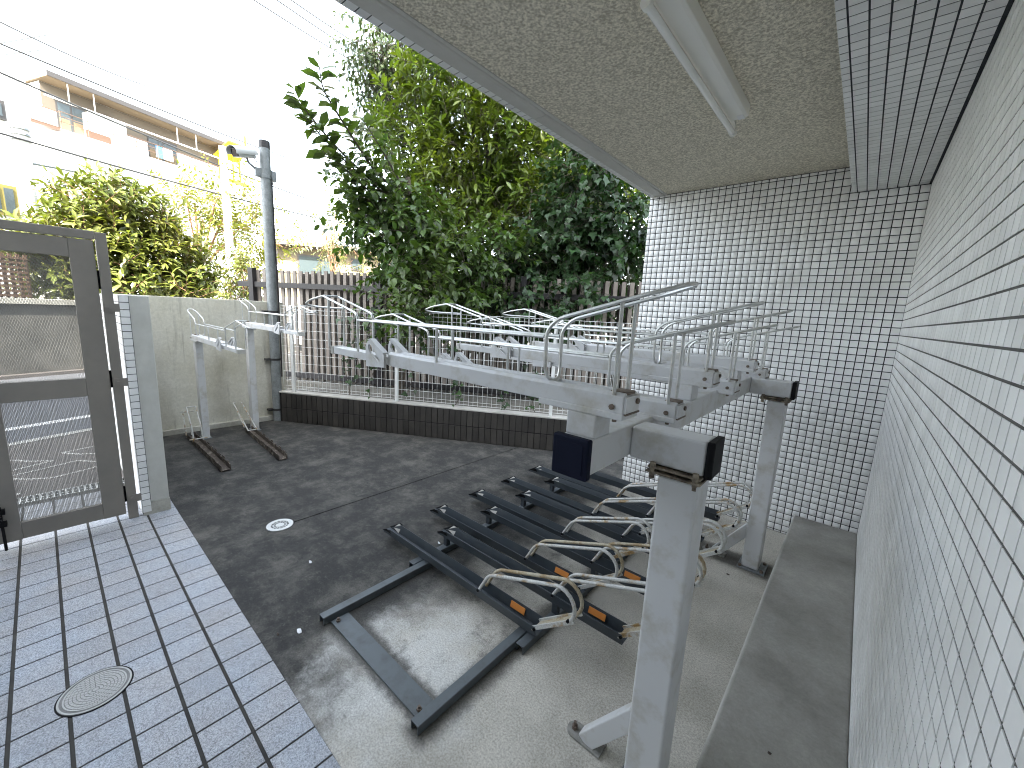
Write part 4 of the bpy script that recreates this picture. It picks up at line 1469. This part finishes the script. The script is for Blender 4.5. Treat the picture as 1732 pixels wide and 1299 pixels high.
def hbP(u, v):
    q = atb(u, v, HB)
    return np.dot(q - streetP(0, HB), UST), q[2]


aL, _ = hbP(-900, 300)
aR, zH = hbP(40, 120)
MB().prism([streetP(aL, HB, 0), streetP(aR, HB, 0), streetP(aR, HB + 7, 0), streetP(aL, HB + 7, 0)], (0, 0, zH)).build('wall', MT['whitewall'], wh)


def hwin(u0, v0, u1, v1, mf, name='window'):
    a0_, z1_ = hbP(u0, v0)
    a1_, z0_ = hbP(u1, v1)
    o = MB().prism([streetP(a0_, HB - 0.06, z0_), streetP(a1_, HB - 0.06, z0_), streetP(a1_, HB - 0.002, z0_), streetP(a0_, HB - 0.002, z0_)], (0, 0, z1_ - z0_)).build(name, MT[mf], wh)
    m_ = (a0_ + a1_) / 2
    for p_, q_ in ((a0_ + 0.07, m_ - 0.04), (m_ + 0.04, a1_ - 0.07)):
        MB().prism([streetP(p_, HB - 0.075, z0_ + 0.08), streetP(q_, HB - 0.075, z0_ + 0.08), streetP(q_, HB - 0.062, z0_ + 0.08), streetP(p_, HB - 0.062, z0_ + 0.08)], (0, 0, z1_ - z0_ - 0.16)).build('pane', MT['pane'], o)


MT['olive'] = mat('olive_window_frame', (0.20, 0.165, 0.04), 0.5)
hwin(-30, 305, 33, 368, 'olive')
hwin(-45, 155, 10, 205, 'winframe')

# cream house beyond the slatted fence
def house(name, label, u0, u1, v, d, depth, zt, m, ang=0.0):
    t_ = thing(name, label, 'house')
    A = at(u0, v, d)
    B = at(u1, v, d * 0.97)
    A[2] = B[2] = 0
    e = (B - A) / np.linalg.norm(B - A)
    n_ = np.array([-e[1], e[0], 0])
    L_ = np.linalg.norm(B - A)
    pp = lambda s, k, z=0: A + e * s + n_ * k + np.array([0, 0, z])
    MB().prism([pp(0, 0), pp(L_, 0), pp(L_, depth), pp(0, depth)], (0, 0, zt)).build('wall', MT[m], t_)
    rf = MB().prism([pp(-0.5, -0.6, zt), pp(L_ + 0.5, -0.6, zt), pp(L_ + 0.5, depth + 0.5, zt), pp(-0.5, depth + 0.5, zt)], (0, 0, 0.18))
    rf.build('roof', MT['roofgrey'], t_)
    return t_, pp, L_


zt = at(560, 424, 24)[2]
ch, pp, L_ = house('cream_house', 'low cream house with a grey flat roof beyond the slatted fence', 470, 680, 440, 24, 8, zt, 'cream')
for k, (a, w_, z0, h_) in enumerate(((0.9, 1.7, 0.25, 1.3), (3.4, 0.6, 0.5, 0.6), (5.6, 1.4, 0.3, 1.2))):
    z0 = zt - 0.35 - h_
    o = MB().prism([pp(a, -0.05, z0), pp(a + w_, -0.05, z0), pp(a + w_, -0.002, z0), pp(a, -0.002, z0)], (0, 0, h_)).build('window', MT['winframe'], ch)
    MB().prism([pp(a + 0.08, -0.07, z0 + 0.08), pp(a + w_ - 0.08, -0.07, z0 + 0.08), pp(a + w_ - 0.08, -0.052, z0 + 0.08), pp(a + 0.08, -0.052, z0 + 0.08)], (0, 0, h_ - 0.16)).build('pane', MT['pane'], o)
b = MB()
for q in range(40):
    b.tube([pp(q * 0.14, -1.0, zt - 2.2), pp(q * 0.14, -1.0, zt - 1.35)], 0.015, 4)
b.tube([pp(-0.2, -1.0, zt - 1.35), pp(5.6, -1.0, zt - 1.35)], 0.025, 4)
b.build('balcony_rail', MT['winframe'], ch)
MB().tube([pp(4.9, -0.12, 0.4), pp(4.9, -0.12, zt)], 0.05, 6).build('downpipe', MT['whitewall'], ch)
# white gabled house behind
gh = thing('gabled_house', 'bright white gabled house rising behind the cream house', 'house')
A, B = at(428, 420, 34), at(556, 418, 34)
ap = at(470, 352, 34)
zb_ = at(500, 410, 34)[2]
e = (B - A)
e[2] = 0
L2 = np.linalg.norm(e)
e /= L2
n_ = np.array([-e[1], e[0], 0])
A[2] = 0
front = [A, A + e * L2, A + e * L2 + np.array([0, 0, zb_]), np.array([*(A + e * L2 * 0.4)[:2], ap[2]]), A + np.array([0, 0, zb_])]
MB().prism(front, n_ * 8).build('wall', MT['whitewall'], gh)
s0 = 0.12 * L2
o = MB().prism([A + e * s0 - n_ * 0.06 + np.array([0, 0, zb_ - 1.6]), A + e * (s0 + 1.3) - n_ * 0.06 + np.array([0, 0, zb_ - 1.6]), A + e * (s0 + 1.3) - n_ * 0.003 + np.array([0, 0, zb_ - 1.6]), A + e * s0 - n_ * 0.003 + np.array([0, 0, zb_ - 1.6])], (0, 0, 1.7)).build('window', MT['winframe'], gh)
b = MB()
for q in range(14):
    x = A + e * (s0 - 0.3 + q * 0.16) - n_ * 0.6 + np.array([0, 0, zb_ - 1.9])
    b.tube([x, x + np.array([0, 0, 0.9])], 0.02, 4)
b.tube([A + e * (s0 - 0.3) - n_ * 0.6 + np.array([0, 0, zb_ - 1.0]), A + e * (s0 + 1.9) - n_ * 0.6 + np.array([0, 0, zb_ - 1.0])], 0.03, 4)
b.build('balcony_rail', MT['winframe'], gh)
# pale yard wall beyond the slats
bp_ = thing('yard_wall', 'pale sunlit yard wall glimpsed through the left slats of the tall fence', 'wall')
sE = float(np.dot(onplane(592, 560, fenceP(0, 7.0), N30) - fenceP(0, 7.0), E30))
P = [fenceP(-9.0, 7.0), fenceP(sE, 7.0), fenceP(sE, 7.2), fenceP(-9.0, 7.2)]
MB().prism([(p[0], p[1], 0.3) for p in P], (0, 0, 1.5)).build('wall_core', MT['whitewall'], bp_)

# poles and cables over the street
def vpole(name, label, u, v, d, r, ztop, m, cat='pole'):
    p = at(u, v, d)
    t_ = thing(name, label, cat)
    MB().tube([(p[0], p[1], 0), (p[0], p[1], ztop)], r, 14, taper=0.8).build('pole_shaft', MT[m], t_, auto=True)
    return t_, p


zt1 = at(22, 122, 15.5)[2]
up_, p1 = vpole('utility_pole', 'pale concrete utility pole at the left behind the gate', 45, 300, 15.5, 0.15, zt1, 'palepole')
b = MB()
for z in (5.0, 5.12, 5.24):
    b.tube([(p1[0], p1[1], z - 0.02), (p1[0], p1[1], z + 0.02)], 0.165, 12)
b.build('pole_band', MT['pole'], up_)
sb = MB()
q0 = np.array([p1[0], p1[1], at(48, 275, 15.5)[2]])
sb.tube([q0, q0 + UST * 0.9 + np.array([0, 0, 0.08]), q0 + UST * 0.75 + np.array([0, 0, -0.3]), q0 + UST * 0.35 + np.array([0, 0, -0.32])], 0.03, 5)
sb.build('pole_bracket', MT['pole'], up_)
zt2 = at(378, 240, 15)[2]
vpole('white_pole', 'slim white pole standing among the yellow green trees', 385, 370, 15, 0.115, zt2, 'palepole')
cables = [((0, 28), (230, 140), 17, 'topmost thin black cable over the street at upper left'),
          ((0, 64), (470, 262), 16, 'second thin black cable from the top left, running down to the pole'),
          ((0, 112), (478, 322), 14, 'thick black cable crossing in front of the tan eave'),
          ((0, 214), (522, 366), 13, 'lowest black cable sloping down across the white facade'),
          ((440, 0), (640, 128), 20, 'left cable of the group at the top beside the tree'),
          ((478, 0), (650, 118), 20, 'middle cable of the group at the top beside the tree'),
          ((502, 0), (660, 108), 20, 'right cable of the group at the top beside the tree')]
for (ua, va), (ub_, vb), d, lab in cables:
    A, B = at(ua, va, d), at(ub_, vb, d * 1.35)
    A, B = A + (A - B) * 0.8, B + (B - A) * 0.25
    pts = []
    for t_ in np.linspace(0, 1, 14):
        q = A + (B - A) * t_
        q[2] -= 0.25 * (1 - (2 * t_ - 1) ** 2) - 0.12
        pts.append(q)
    rr = 0.020 if 'thick' in lab or 'lowest' in lab else 0.019
    o = MB().tube(pts, rr, 5).build('overhead_cable', MT['cable'])
    tag(o, lab, 'cable', group='cables over the street')
b = MB()
A = at(0, 72, 24)
for k, (ua, va, ub_, vb) in enumerate(((-30, 78, 86, 58), (-20, 96, 72, 84))):
    b.tube([at(ua, va, 24), at(ub_, vb, 24)], 0.02, 4)
b.tube([at(-6, 40, 24), at(0, 150, 24)], 0.03, 5)
tag(b.build('roof_antenna', MT['pole']), 'thin television antenna rods above the house at the upper left', 'antenna')

# ------------------------------------------------------------------ vegetation
LEAFV = {
    'blade': (np.array([(0, 0, 0), (0.22, 0.30, 0.05), (0.22, -0.30, 0.05), (0.30, 0, 0), (0.62, 0.42, 0.03), (0.62, -0.42, 0.03), (0.66, 0, -0.03), (1, 0, -0.16)]),
              np.array([(0, 3, 1), (0, 2, 3), (1, 3, 6), (1, 6, 4), (3, 2, 5), (3, 5, 6), (4, 6, 7), (6, 5, 7)])),
    'small': (np.array([(0, 0, 0), (0.45, 0.5, 0.06), (0.5, 0, -0.02), (0.45, -0.5, 0.06), (1, 0, -0.14)]),
              np.array([(0, 2, 1), (0, 3, 2), (1, 2, 4), (2, 3, 4)])),
    'ivy': (np.array([(0, 0, 0), (-0.10, 0.38, 0.03), (0.30, 0.60, 0.05), (0.42, 0.30, 0.02), (0.35, 0, -0.02), (1, 0, -0.14), (0.42, -0.30, 0.02), (0.30, -0.60, 0.05), (-0.10, -0.38, 0.03)]),
            np.array([(0, 4, 1), (1, 4, 2), (2, 4, 3), (3, 4, 5), (4, 6, 5), (4, 7, 6), (4, 8, 7), (0, 8, 4)]))}
LEAFV['big'] = (LEAFV['blade'][0] * np.array([1, 1.25, 1.3]), LEAFV['blade'][1])


def frames(pos, ax, nrm):
    ax = ax / np.linalg.norm(ax, axis=1, keepdims=True)
    s = np.cross(nrm, ax)
    s /= np.linalg.norm(s, axis=1, keepdims=True) + 1e-9
    n = np.cross(ax, s)
    return np.stack([ax, s, n], 1)                      # rows: length, width, normal


def grow(blobs, ntw, leaf, width, per, r_, twig=0.35, droop=0.25, up=0.35, shell=0.5, pinnate=False, spread=0.9):
    """leafy twigs filling a set of ellipsoids (centre, radii). returns leaf frames and twig polylines"""
    vol = np.array([np.prod(b_[1]) ** 0.75 for b_ in blobs])
    idx = r_.choice(len(blobs), ntw, p=vol / vol.sum())
    C_ = np.array([blobs[i][0] for i in idx])
    R_ = np.array([blobs[i][1] for i in idx])
    d = r_.normal(size=(ntw, 3))
    d /= np.linalg.norm(d, axis=1, keepdims=True)
    rad = r_.random(ntw) ** (1 / 3 * (1 - shell) + 0.12)
    rad *= 1 + 0.13 * r_.normal(size=ntw)
    base = C_ + d * R_ * rad[:, None]
    dirn = d * 0.8 + np.array([0, 0, up]) + r_.normal(size=(ntw, 3)) * 0.45
    dirn /= np.linalg.norm(dirn, axis=1, keepdims=True)
    tl = twig * (0.6 + 0.8 * r_.random(ntw))
    pos, ax, nr, le = [], [], [], []
    side = np.cross(dirn, r_.normal(size=(ntw, 3)))
    side /= np.linalg.norm(side, axis=1, keepdims=True)
    bin_ = np.cross(dirn, side)
    for k in range(per):
        t_ = (k + 0.6) / per
        if pinnate:
            ang = np.where(k % 2 == 0, 0.0, np.pi) + r_.normal(size=ntw) * 0.12
        else:
            ang = k * 2.4 + r_.normal(size=ntw) * 0.35
        rad_d = side * np.cos(ang)[:, None] + bin_ * np.sin(ang)[:, None]
        p = base + dirn * (tl * t_)[:, None] + np.array([0, 0, -0.25]) * (tl * t_ * t_ * droop)[:, None]
        a = rad_d * spread + dirn * (0.25 + 0.75 * t_) + np.array([0, 0, -droop]) + r_.normal(size=(ntw, 3)) * 0.18
        n_ = bin_ + r_.normal(size=(ntw, 3)) * 0.2 if pinnate else np.array([0, 0, 1.0]) + r_.normal(size=(ntw, 3)) * 0.35 + d * 0.3
        pos.append(p)
        ax.append(a)
        nr.append(n_)
        le.append(leaf * (0.65 + 0.6 * r_.random(ntw)) * (1.0 if pinnate else (0.8 + 0.3 * (1 - t_))))
    pos, ax, nr, le = np.concatenate(pos), np.concatenate(ax), np.concatenate(nr), np.concatenate(le)
    tips = base + dirn * tl[:, None]
    return pos, frames(pos, ax, nr), le, base, tips


def leaf_mesh(kind, pos, fr, le, width, name, m):
    V0, F0 = LEAFV[kind]
    S = V0[None] * np.stack([le, le * width, le], 1)[:, None, :]
    V = np.einsum('nki,nij->nkj', S, fr) + pos[:, None, :]
    k = len(V0)
    Fc = (F0[None] + (np.arange(len(pos)) * k)[:, None, None]).reshape(-1, 3)
    return npmesh(name, V, Fc, m, smooth=True)


def put_leaves(parent, kind, data, width, m, single=0, name='foliage'):
    """joined foliage, with the leaves that show largest kept as single parts"""
    pos, fr, le = data[:3]
    if single:
        u, v, z = project(pos)
        ok = (z > 0.3) & (u > 0) & (u < 1732) & (v > 0) & (v < 1299)
        sz = np.where(ok, le / np.maximum(z, 0.3), -1)
        sel = np.argsort(-sz)[:single]
        V0, F0 = LEAFV[kind]
        me = npmesh('leaf', V0 * np.array([1, width, 1]), F0, m, True)
        for i in sel:
            o = bpy.data.objects.new('leaf', me)
            COL.objects.link(o)
            o.parent = parent
            Mx = Matrix([list(fr[i][:, c]) if False else [fr[i][0][c], fr[i][1][c], fr[i][2][c]] for c in range(3)]).to_4x4()
            o.matrix_local = Matrix.Translation(Vector(pos[i])) @ Mx @ Matrix.Scale(float(le[i]), 4)
        keep = np.ones(len(pos), bool)
        keep[sel] = False
        pos, fr, le = pos[keep], fr[keep], le[keep]
    if len(pos):
        link(name, leaf_mesh(kind, pos, fr, le, width, name, m), parent, kind='stuff')


def put_twigs(parent, data, r, m, every=1, name='twig'):
    base, tips = data[3][::every], data[4][::every]
    n = len(base)
    d = tips - base
    d /= np.linalg.norm(d, axis=1, keepdims=True)
    s = np.cross(d, [0.31, 0.52, 0.79])
    s /= np.linalg.norm(s, axis=1, keepdims=True)
    t_ = np.cross(d, s)
    V = []
    for a in (0, 2.09, 4.19):
        o = (s * math.cos(a) + t_ * math.sin(a))
        V.append(base - d * 0.1 + o * r)
        V.append(tips + o * r * 0.4)
    V = np.stack(V, 1)
    F0 = np.array([(0, 2, 3, 1), (2, 4, 5, 3), (4, 0, 1, 5)])
    Fc = (F0[None] + (np.arange(n) * 6)[:, None, None]).reshape(-1, 4)
    link(name, npmesh(name, V, Fc, m), parent, kind='stuff')


def limb(parent, pts, r0, r1, m='bark', name='limb'):
    return MB().tube(arc_pts(pts, 0.3, 4), r0, 8, taper=r1 / r0).build(name, MT[m], parent, auto=True)


def blob(u, v, d, ru, rv, rd=None):
    """ellipsoid at a point seen at (u, v), d metres off; radii in pixels there, converted to metres"""
    c = at(u, v, d)
    z = ((c - CAM) @ M.T)[2]
    a, h = ru * z / F, rv * z / F
    return (c, np.array([max(a, 0.05), max(rd if rd else a, 0.05), max(h, 0.05)]))


def tree(name, label, cat='tree', group=None):
    return thing(name, label, cat, group=group)


# --- large-leaved tree leaning out over the wire fence
r_ = np.random.default_rng(11)
t1 = tree('broadleaf_tree', 'large-leaved tree leaning over the wire fence with a bare leafy branch towards the sky')
root = fenceP(1.35, 0.75, 0.30)
top = at(690, 300, 6.4)
limb(t1, [root, root + np.array([0.05, 0.05, 1.0]), at(705, 420, 6.3), top], 0.07, 0.03, name='trunk')
br_ = [([at(690, 330, 6.4), at(640, 300, 6.2), at(585, 215, 6.0), at(545, 150, 5.9), at(540, 112, 5.9)], 0.020),
       ([at(690, 350, 6.4), at(620, 300, 6.2), at(560, 240, 5.9), at(512, 180, 5.8), at(498, 150, 5.8)], 0.018),
       ([at(690, 360, 6.4), at(630, 330, 6.1), at(590, 290, 5.9), at(545, 255, 5.8)], 0.016),
       ([at(690, 350, 6.4), at(640, 320, 6.2), at(580, 270, 6.0), at(530, 215, 5.9), at(515, 195, 5.9)], 0.014),
       ([at(695, 360, 6.4), at(645, 350, 6.1), at(605, 330, 5.9), at(575, 320, 5.9)], 0.014),
       ([at(695, 340, 6.4), at(650, 260, 6.3), at(612, 200, 6.2)], 0.018)]
allp = [[], [], []]
for pts, r0 in br_:
    limb(t1, pts, r0, 0.005, name='branch')
    P = np.array(arc_pts(pts, 0.3, 4))
    seg = np.linalg.norm(np.diff(P, axis=0), axis=1)
    cs = np.concatenate([[0], np.cumsum(seg)])
    n = 46 if len(pts) > 3 else 24
    for k in range(n):
        q = cs[-1] * (0.16 + 0.84 * ((k + 0.5) / n) ** 0.75)
        i = min(np.searchsorted(cs, q) - 1, len(seg) - 1)
        p = P[i] + (P[i + 1] - P[i]) * (q - cs[i]) / seg[i]
        d = (P[i + 1] - P[i]) / seg[i]
        side = np.cross(d, [0, 0, 1])
        side /= np.linalg.norm(side) + 1e-9
        a = side * (1 if k % 2 else -1) * 0.9 + d * 0.45 + np.array([0, 0, 0.12 - 0.45 * r_.random()]) + r_.normal(size=3) * 0.25
        allp[0].append(p)
        allp[1].append(frames(p[None], a[None], (np.array([0, 0, 1.0]) + r_.normal(size=3) * 0.4)[None])[0])
        allp[2].append(0.20 * (0.65 + 0.55 * r_.random()))
put_leaves(t1, 'blade', (np.array(allp[0]), np.array(allp[1]), np.array(allp[2])), 0.56, MT['leaf_big'], single=150)
D = grow([blob(640, 300, 6.3, 30, 50), blob(685, 380, 6.2, 45, 45), blob(635, 365, 6.2, 32, 40), blob(700, 430, 5.8, 55, 60), blob(720, 500, 5.6, 60, 42),
          blob(770, 470, 5.9, 60, 60), blob(830, 450, 6.2, 50, 70), blob(740, 410, 6.2, 55, 45), blob(615, 330, 6.1, 28, 40), blob(600, 390, 6.1, 25, 30), blob(690, 540, 5.5, 50, 25)], 620, 0.135, 0.5, 8, r_, 0.34, 0.45, 0.1, 0.75)
put_leaves(t1, 'big', D, 0.5, MT['leaf_big'], single=150)
put_twigs(t1, D, 0.004, MT['bark'])

# --- evergreen with lance leaves in whorls, its crown catching the sun
r_ = np.random.default_rng(12)
t2 = tree('evergreen_tree', 'tall evergreen tree with lance-shaped leaves, its upper crown yellow in the sun')
root = at(850, 520, 8.6)
root[2] = 0.3
limb(t2, [root, root + np.array([0, 0.1, 1.8]), at(830, 300, 8.6), at(800, 80, 8.8)], 0.13, 0.05, name='trunk')
for (u, v) in ((720, 200), (900, 230), (760, 130), (960, 300), (840, 120), (680, 240)):
    limb(t2, [at(838, 380, 8.6), at((u + 838) / 2, (v + 340) / 2 - 15, 8.5), at(u, v, 8.4)], 0.045, 0.012)
D = grow([blob(705, 210, 8.6, 62, 75), blob(760, 130, 8.9, 75, 85), blob(800, 260, 8.5, 90, 75), blob(880, 210, 8.6, 85, 80), blob(850, 60, 9.2, 110, 90),
          blob(960, 290, 8.4, 80, 70), blob(900, 350, 8.3, 100, 60), blob(760, 330, 8.3, 80, 60), blob(1040, 330, 8.2, 60, 50), blob(950, 120, 9.2, 110, 80)],
         1750, 0.20, 0.3, 9, r_, 0.26, 0.12, 0.55, 0.55)
put_leaves(t2, 'blade', D, 0.34, MT['leaf_lance'], single=240)
put_twigs(t2, D, 0.005, MT['bark'])

# --- fine hanging leaves at the upper left of the crown
r_ = np.random.default_rng(13)
t3 = tree('fine_leaved_tree', 'slender tree with small hanging dark leaves at the top left of the green mass')
root = at(690, 520, 10.2)
root[2] = 0.3
limb(t3, [root, at(670, 300, 10.2), at(655, 150, 10.2), at(640, 40, 10.3)], 0.08, 0.02, name='trunk')
for (u, v) in ((620, 70), (612, 130), (690, 60), (690, 110), (640, 190)):
    limb(t3, [at(660, v + 70, 10.2), at((u + 658) / 2, v + 20, 10.1), at(u, v, 10.0)], 0.022, 0.006)
D = grow([blob(632, 80, 10.2, 32, 45), blob(670, 75, 10.4, 50, 55), blob(645, 150, 10.2, 38, 60), blob(700, 130, 10.5, 60, 70), blob(655, 220, 10.1, 35, 50), blob(740, 70, 10.6, 60, 70)],
         800, 0.115, 0.5, 9, r_, 0.5, 0.9, -0.35, 0.4)
put_leaves(t3, 'small', D, 0.5, MT['leaf_fine'], single=100)
put_twigs(t3, D, 0.005, MT['bark'])

# --- vine covered shrub on the right, close to the tiled wall
r_ = np.random.default_rng(14)
t4 = tree('vine_curtain', 'dark green vine with lobed leaves hanging beside the tiled wall', 'vine')
for (u, v, w) in ((980, 300, 940), (1040, 330, 1010), (900, 320, 880)):
    limb(t4, [at(w, 560, 7.0), at((u + w) / 2, 440, 6.9), at(u, v, 6.9)], 0.03, 0.012, name='stem')
D = grow([blob(985, 345, 6.7, 60, 65), blob(1050, 370, 6.6, 48, 45), blob(940, 420, 6.6, 55, 70), blob(1020, 440, 6.8, 70, 45), blob(890, 480, 6.7, 60, 65), blob(1075, 420, 6.7, 30, 45), blob(985, 290, 7.0, 50, 35), blob(900, 530, 6.0, 60, 32), blob(975, 500, 6.1, 45, 28)],
         950, 0.110, 0.9, 7, r_, 0.35, 0.8, -0.2, 0.8)
put_leaves(t4, 'ivy', D, 0.95, MT['leaf_ivy'], single=280)
put_twigs(t4, D, 0.004, MT['bark'])
# --- dense dark background growth
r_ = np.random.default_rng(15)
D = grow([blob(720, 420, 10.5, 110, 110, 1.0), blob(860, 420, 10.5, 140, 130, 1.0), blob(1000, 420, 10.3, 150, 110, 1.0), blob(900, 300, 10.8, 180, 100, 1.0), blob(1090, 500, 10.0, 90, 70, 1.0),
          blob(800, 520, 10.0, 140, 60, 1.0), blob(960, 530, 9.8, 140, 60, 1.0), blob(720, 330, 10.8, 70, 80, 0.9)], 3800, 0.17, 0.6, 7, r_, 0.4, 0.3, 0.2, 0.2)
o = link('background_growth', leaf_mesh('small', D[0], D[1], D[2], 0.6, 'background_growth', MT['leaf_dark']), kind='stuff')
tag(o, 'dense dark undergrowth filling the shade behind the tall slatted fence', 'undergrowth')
# --- ivy climbing the wire fence
iv = tree('fence_ivy', 'thin ivy strands climbing the wire mesh in front of the beige slats', 'ivy')
r_ = np.random.default_rng(16)
pos, ax, nr, le = [], [], [], []
for (s, z0, z1) in ((0.95, 0.45, 1.50), (1.10, 0.6, 1.55), (1.32, 0.45, 1.45), (1.45, 0.9, 1.62), (1.85, 0.5, 1.65), (2.05, 0.9, 1.6), (2.5, 0.45, 1.2), (3.1, 0.45, 0.9), (3.5, 0.45, 1.0)):
    pts = [fenceP(s + 0.05 * math.sin(q * 5 + s * 9), 0.045, z) for q, z in enumerate(np.linspace(z0, z1, 8))]
    limb(iv, pts, 0.004, 0.003, name='stem')
    for q in range(26):
        t_ = r_.random()
        z = z0 + (z1 - z0) * t_
        p = fenceP(s + 0.05 * math.sin(t_ * 7 * 5 + s * 9) + r_.normal() * 0.035, 0.03 + r_.normal() * 0.02, z)
        pos.append(p)
        ax.append(-N30 * 0.6 + E30 * r_.normal() * 0.7 + np.array([0, 0, -0.3 + 0.5 * r_.normal()]))
        nr.append(-N30 + np.array([0, 0, 0.6]) + r_.normal(size=3) * 0.4)
        le.append(0.035 + 0.055 * r_.random() ** 2)
pos, ax, nr, le = map(np.array, (pos, ax, nr, le))
put_leaves(iv, 'ivy', (pos, frames(pos, ax, nr), le), 0.8, MT['leaf_ivy'], single=200)

# --- sunlit bush across the street
r_ = np.random.default_rng(17)
t5 = tree('loquat_bush', 'broad olive green bush behind the wall across the street, its top lit by the sun')


def bblob(u, v, ru, rv, b_=8.2):
    c = atb(u, v, b_)
    return blob(u, v, np.linalg.norm(c - CAM), ru, rv)


for (u, v) in ((160, 360), (230, 360), (300, 420), (120, 400), (195, 330)):
    c = atb(u, v, 8.3)
    base = atb(215, 505, 8.3)
    base[2] = 0.2
    limb(t5, [base, (base + c) / 2 + np.array([0, 0, 0.3]), c], 0.06, 0.02, 'redbark')
D = grow([bblob(170, 345, 55, 42), bblob(120, 400, 55, 40), bblob(220, 370, 55, 45), bblob(150, 440, 80, 50), bblob(250, 430, 70, 55), bblob(300, 470, 55, 40), bblob(85, 440, 45, 45), bblob(210, 490, 110, 40)],
         1300, 0.27, 0.3, 8, r_, 0.34, 0.15, 0.6, 0.6)
put_leaves(t5, 'blade', D, 0.36, MT['leaf_bush'], single=200)
put_twigs(t5, D, 0.008, MT['redbark'])

# --- feathery trees
def feather(name, label, root_uv, blobs, d, n, m, seed, trunk_r=0.06, leaf=0.15, single=60):
    r2 = np.random.default_rng(seed)
    t_ = tree(name, label)
    base = at(*root_uv, d)
    base[2] = 0.2
    mid = at(*blobs[0][:2], d)
    limb(t_, [base, (base + mid) / 2, mid], trunk_r, trunk_r * 0.5, 'redbark', name='trunk')
    for bb in blobs:
        limb(t_, [(base * 0.45 + mid * 0.55), (mid + at(bb[0], bb[1], d)) / 2 + np.array([0, 0, 0.1]), at(bb[0], bb[1], d)], trunk_r * 0.4, 0.012, 'redbark')
    D_ = grow([blob(bb[0], bb[1], d, bb[2], bb[3]) for bb in blobs], n, leaf, 0.35, 14, r2, 0.75, 0.45, 0.1, 0.35, pinnate=True, spread=1.2)
    put_leaves(t_, 'small', D_, 0.38, MT[m], single=single)
    put_twigs(t_, D_, 0.007, MT['redbark'])
    return t_


feather('feathery_tree', 'yellow green feathery tree with pinnate leaves around the slim white pole', (345, 520),
        [(330, 350, 35, 22), (400, 330, 40, 22), (350, 400, 55, 32), (410, 420, 40, 35), (300, 330, 25, 15), (430, 380, 22, 30), (478, 418, 16, 14), (320, 450, 45, 32), (420, 480, 25, 25)], 16.0, 330, 'leaf_feather', 18)
feather('feathery_tree', 'pale airy feathery tree in front of the cream house', (560, 460),
        [(560, 380, 38, 25), (590, 410, 45, 28), (540, 410, 28, 22), (610, 440, 35, 18), (575, 350, 22, 15)], 18.0, 95, 'leaf_pale', 19, leaf=0.16)
# hedge along the neighbour's boundary seen left of the slats
hd = tree('boundary_hedge', 'yellow green hedge leaves showing between the camera pole and the slatted fence', 'hedge')
r_ = np.random.default_rng(20)
D = grow([blob(412, 470, 11, 16, 40), blob(400, 500, 11, 14, 25)], 110, 0.12, 0.4, 8, r_, 0.3, 0.2, 0.3, 0.4)
put_leaves(hd, 'blade', D, 0.42, MT['leaf_bush'], single=60)
put_twigs(hd, D, 0.005, MT['redbark'])
limb(hd, [np.array([*at(410, 500, 11)[:2], 0.2]), at(412, 500, 11), at(412, 445, 11)], 0.03, 0.01, 'redbark', name='stem')
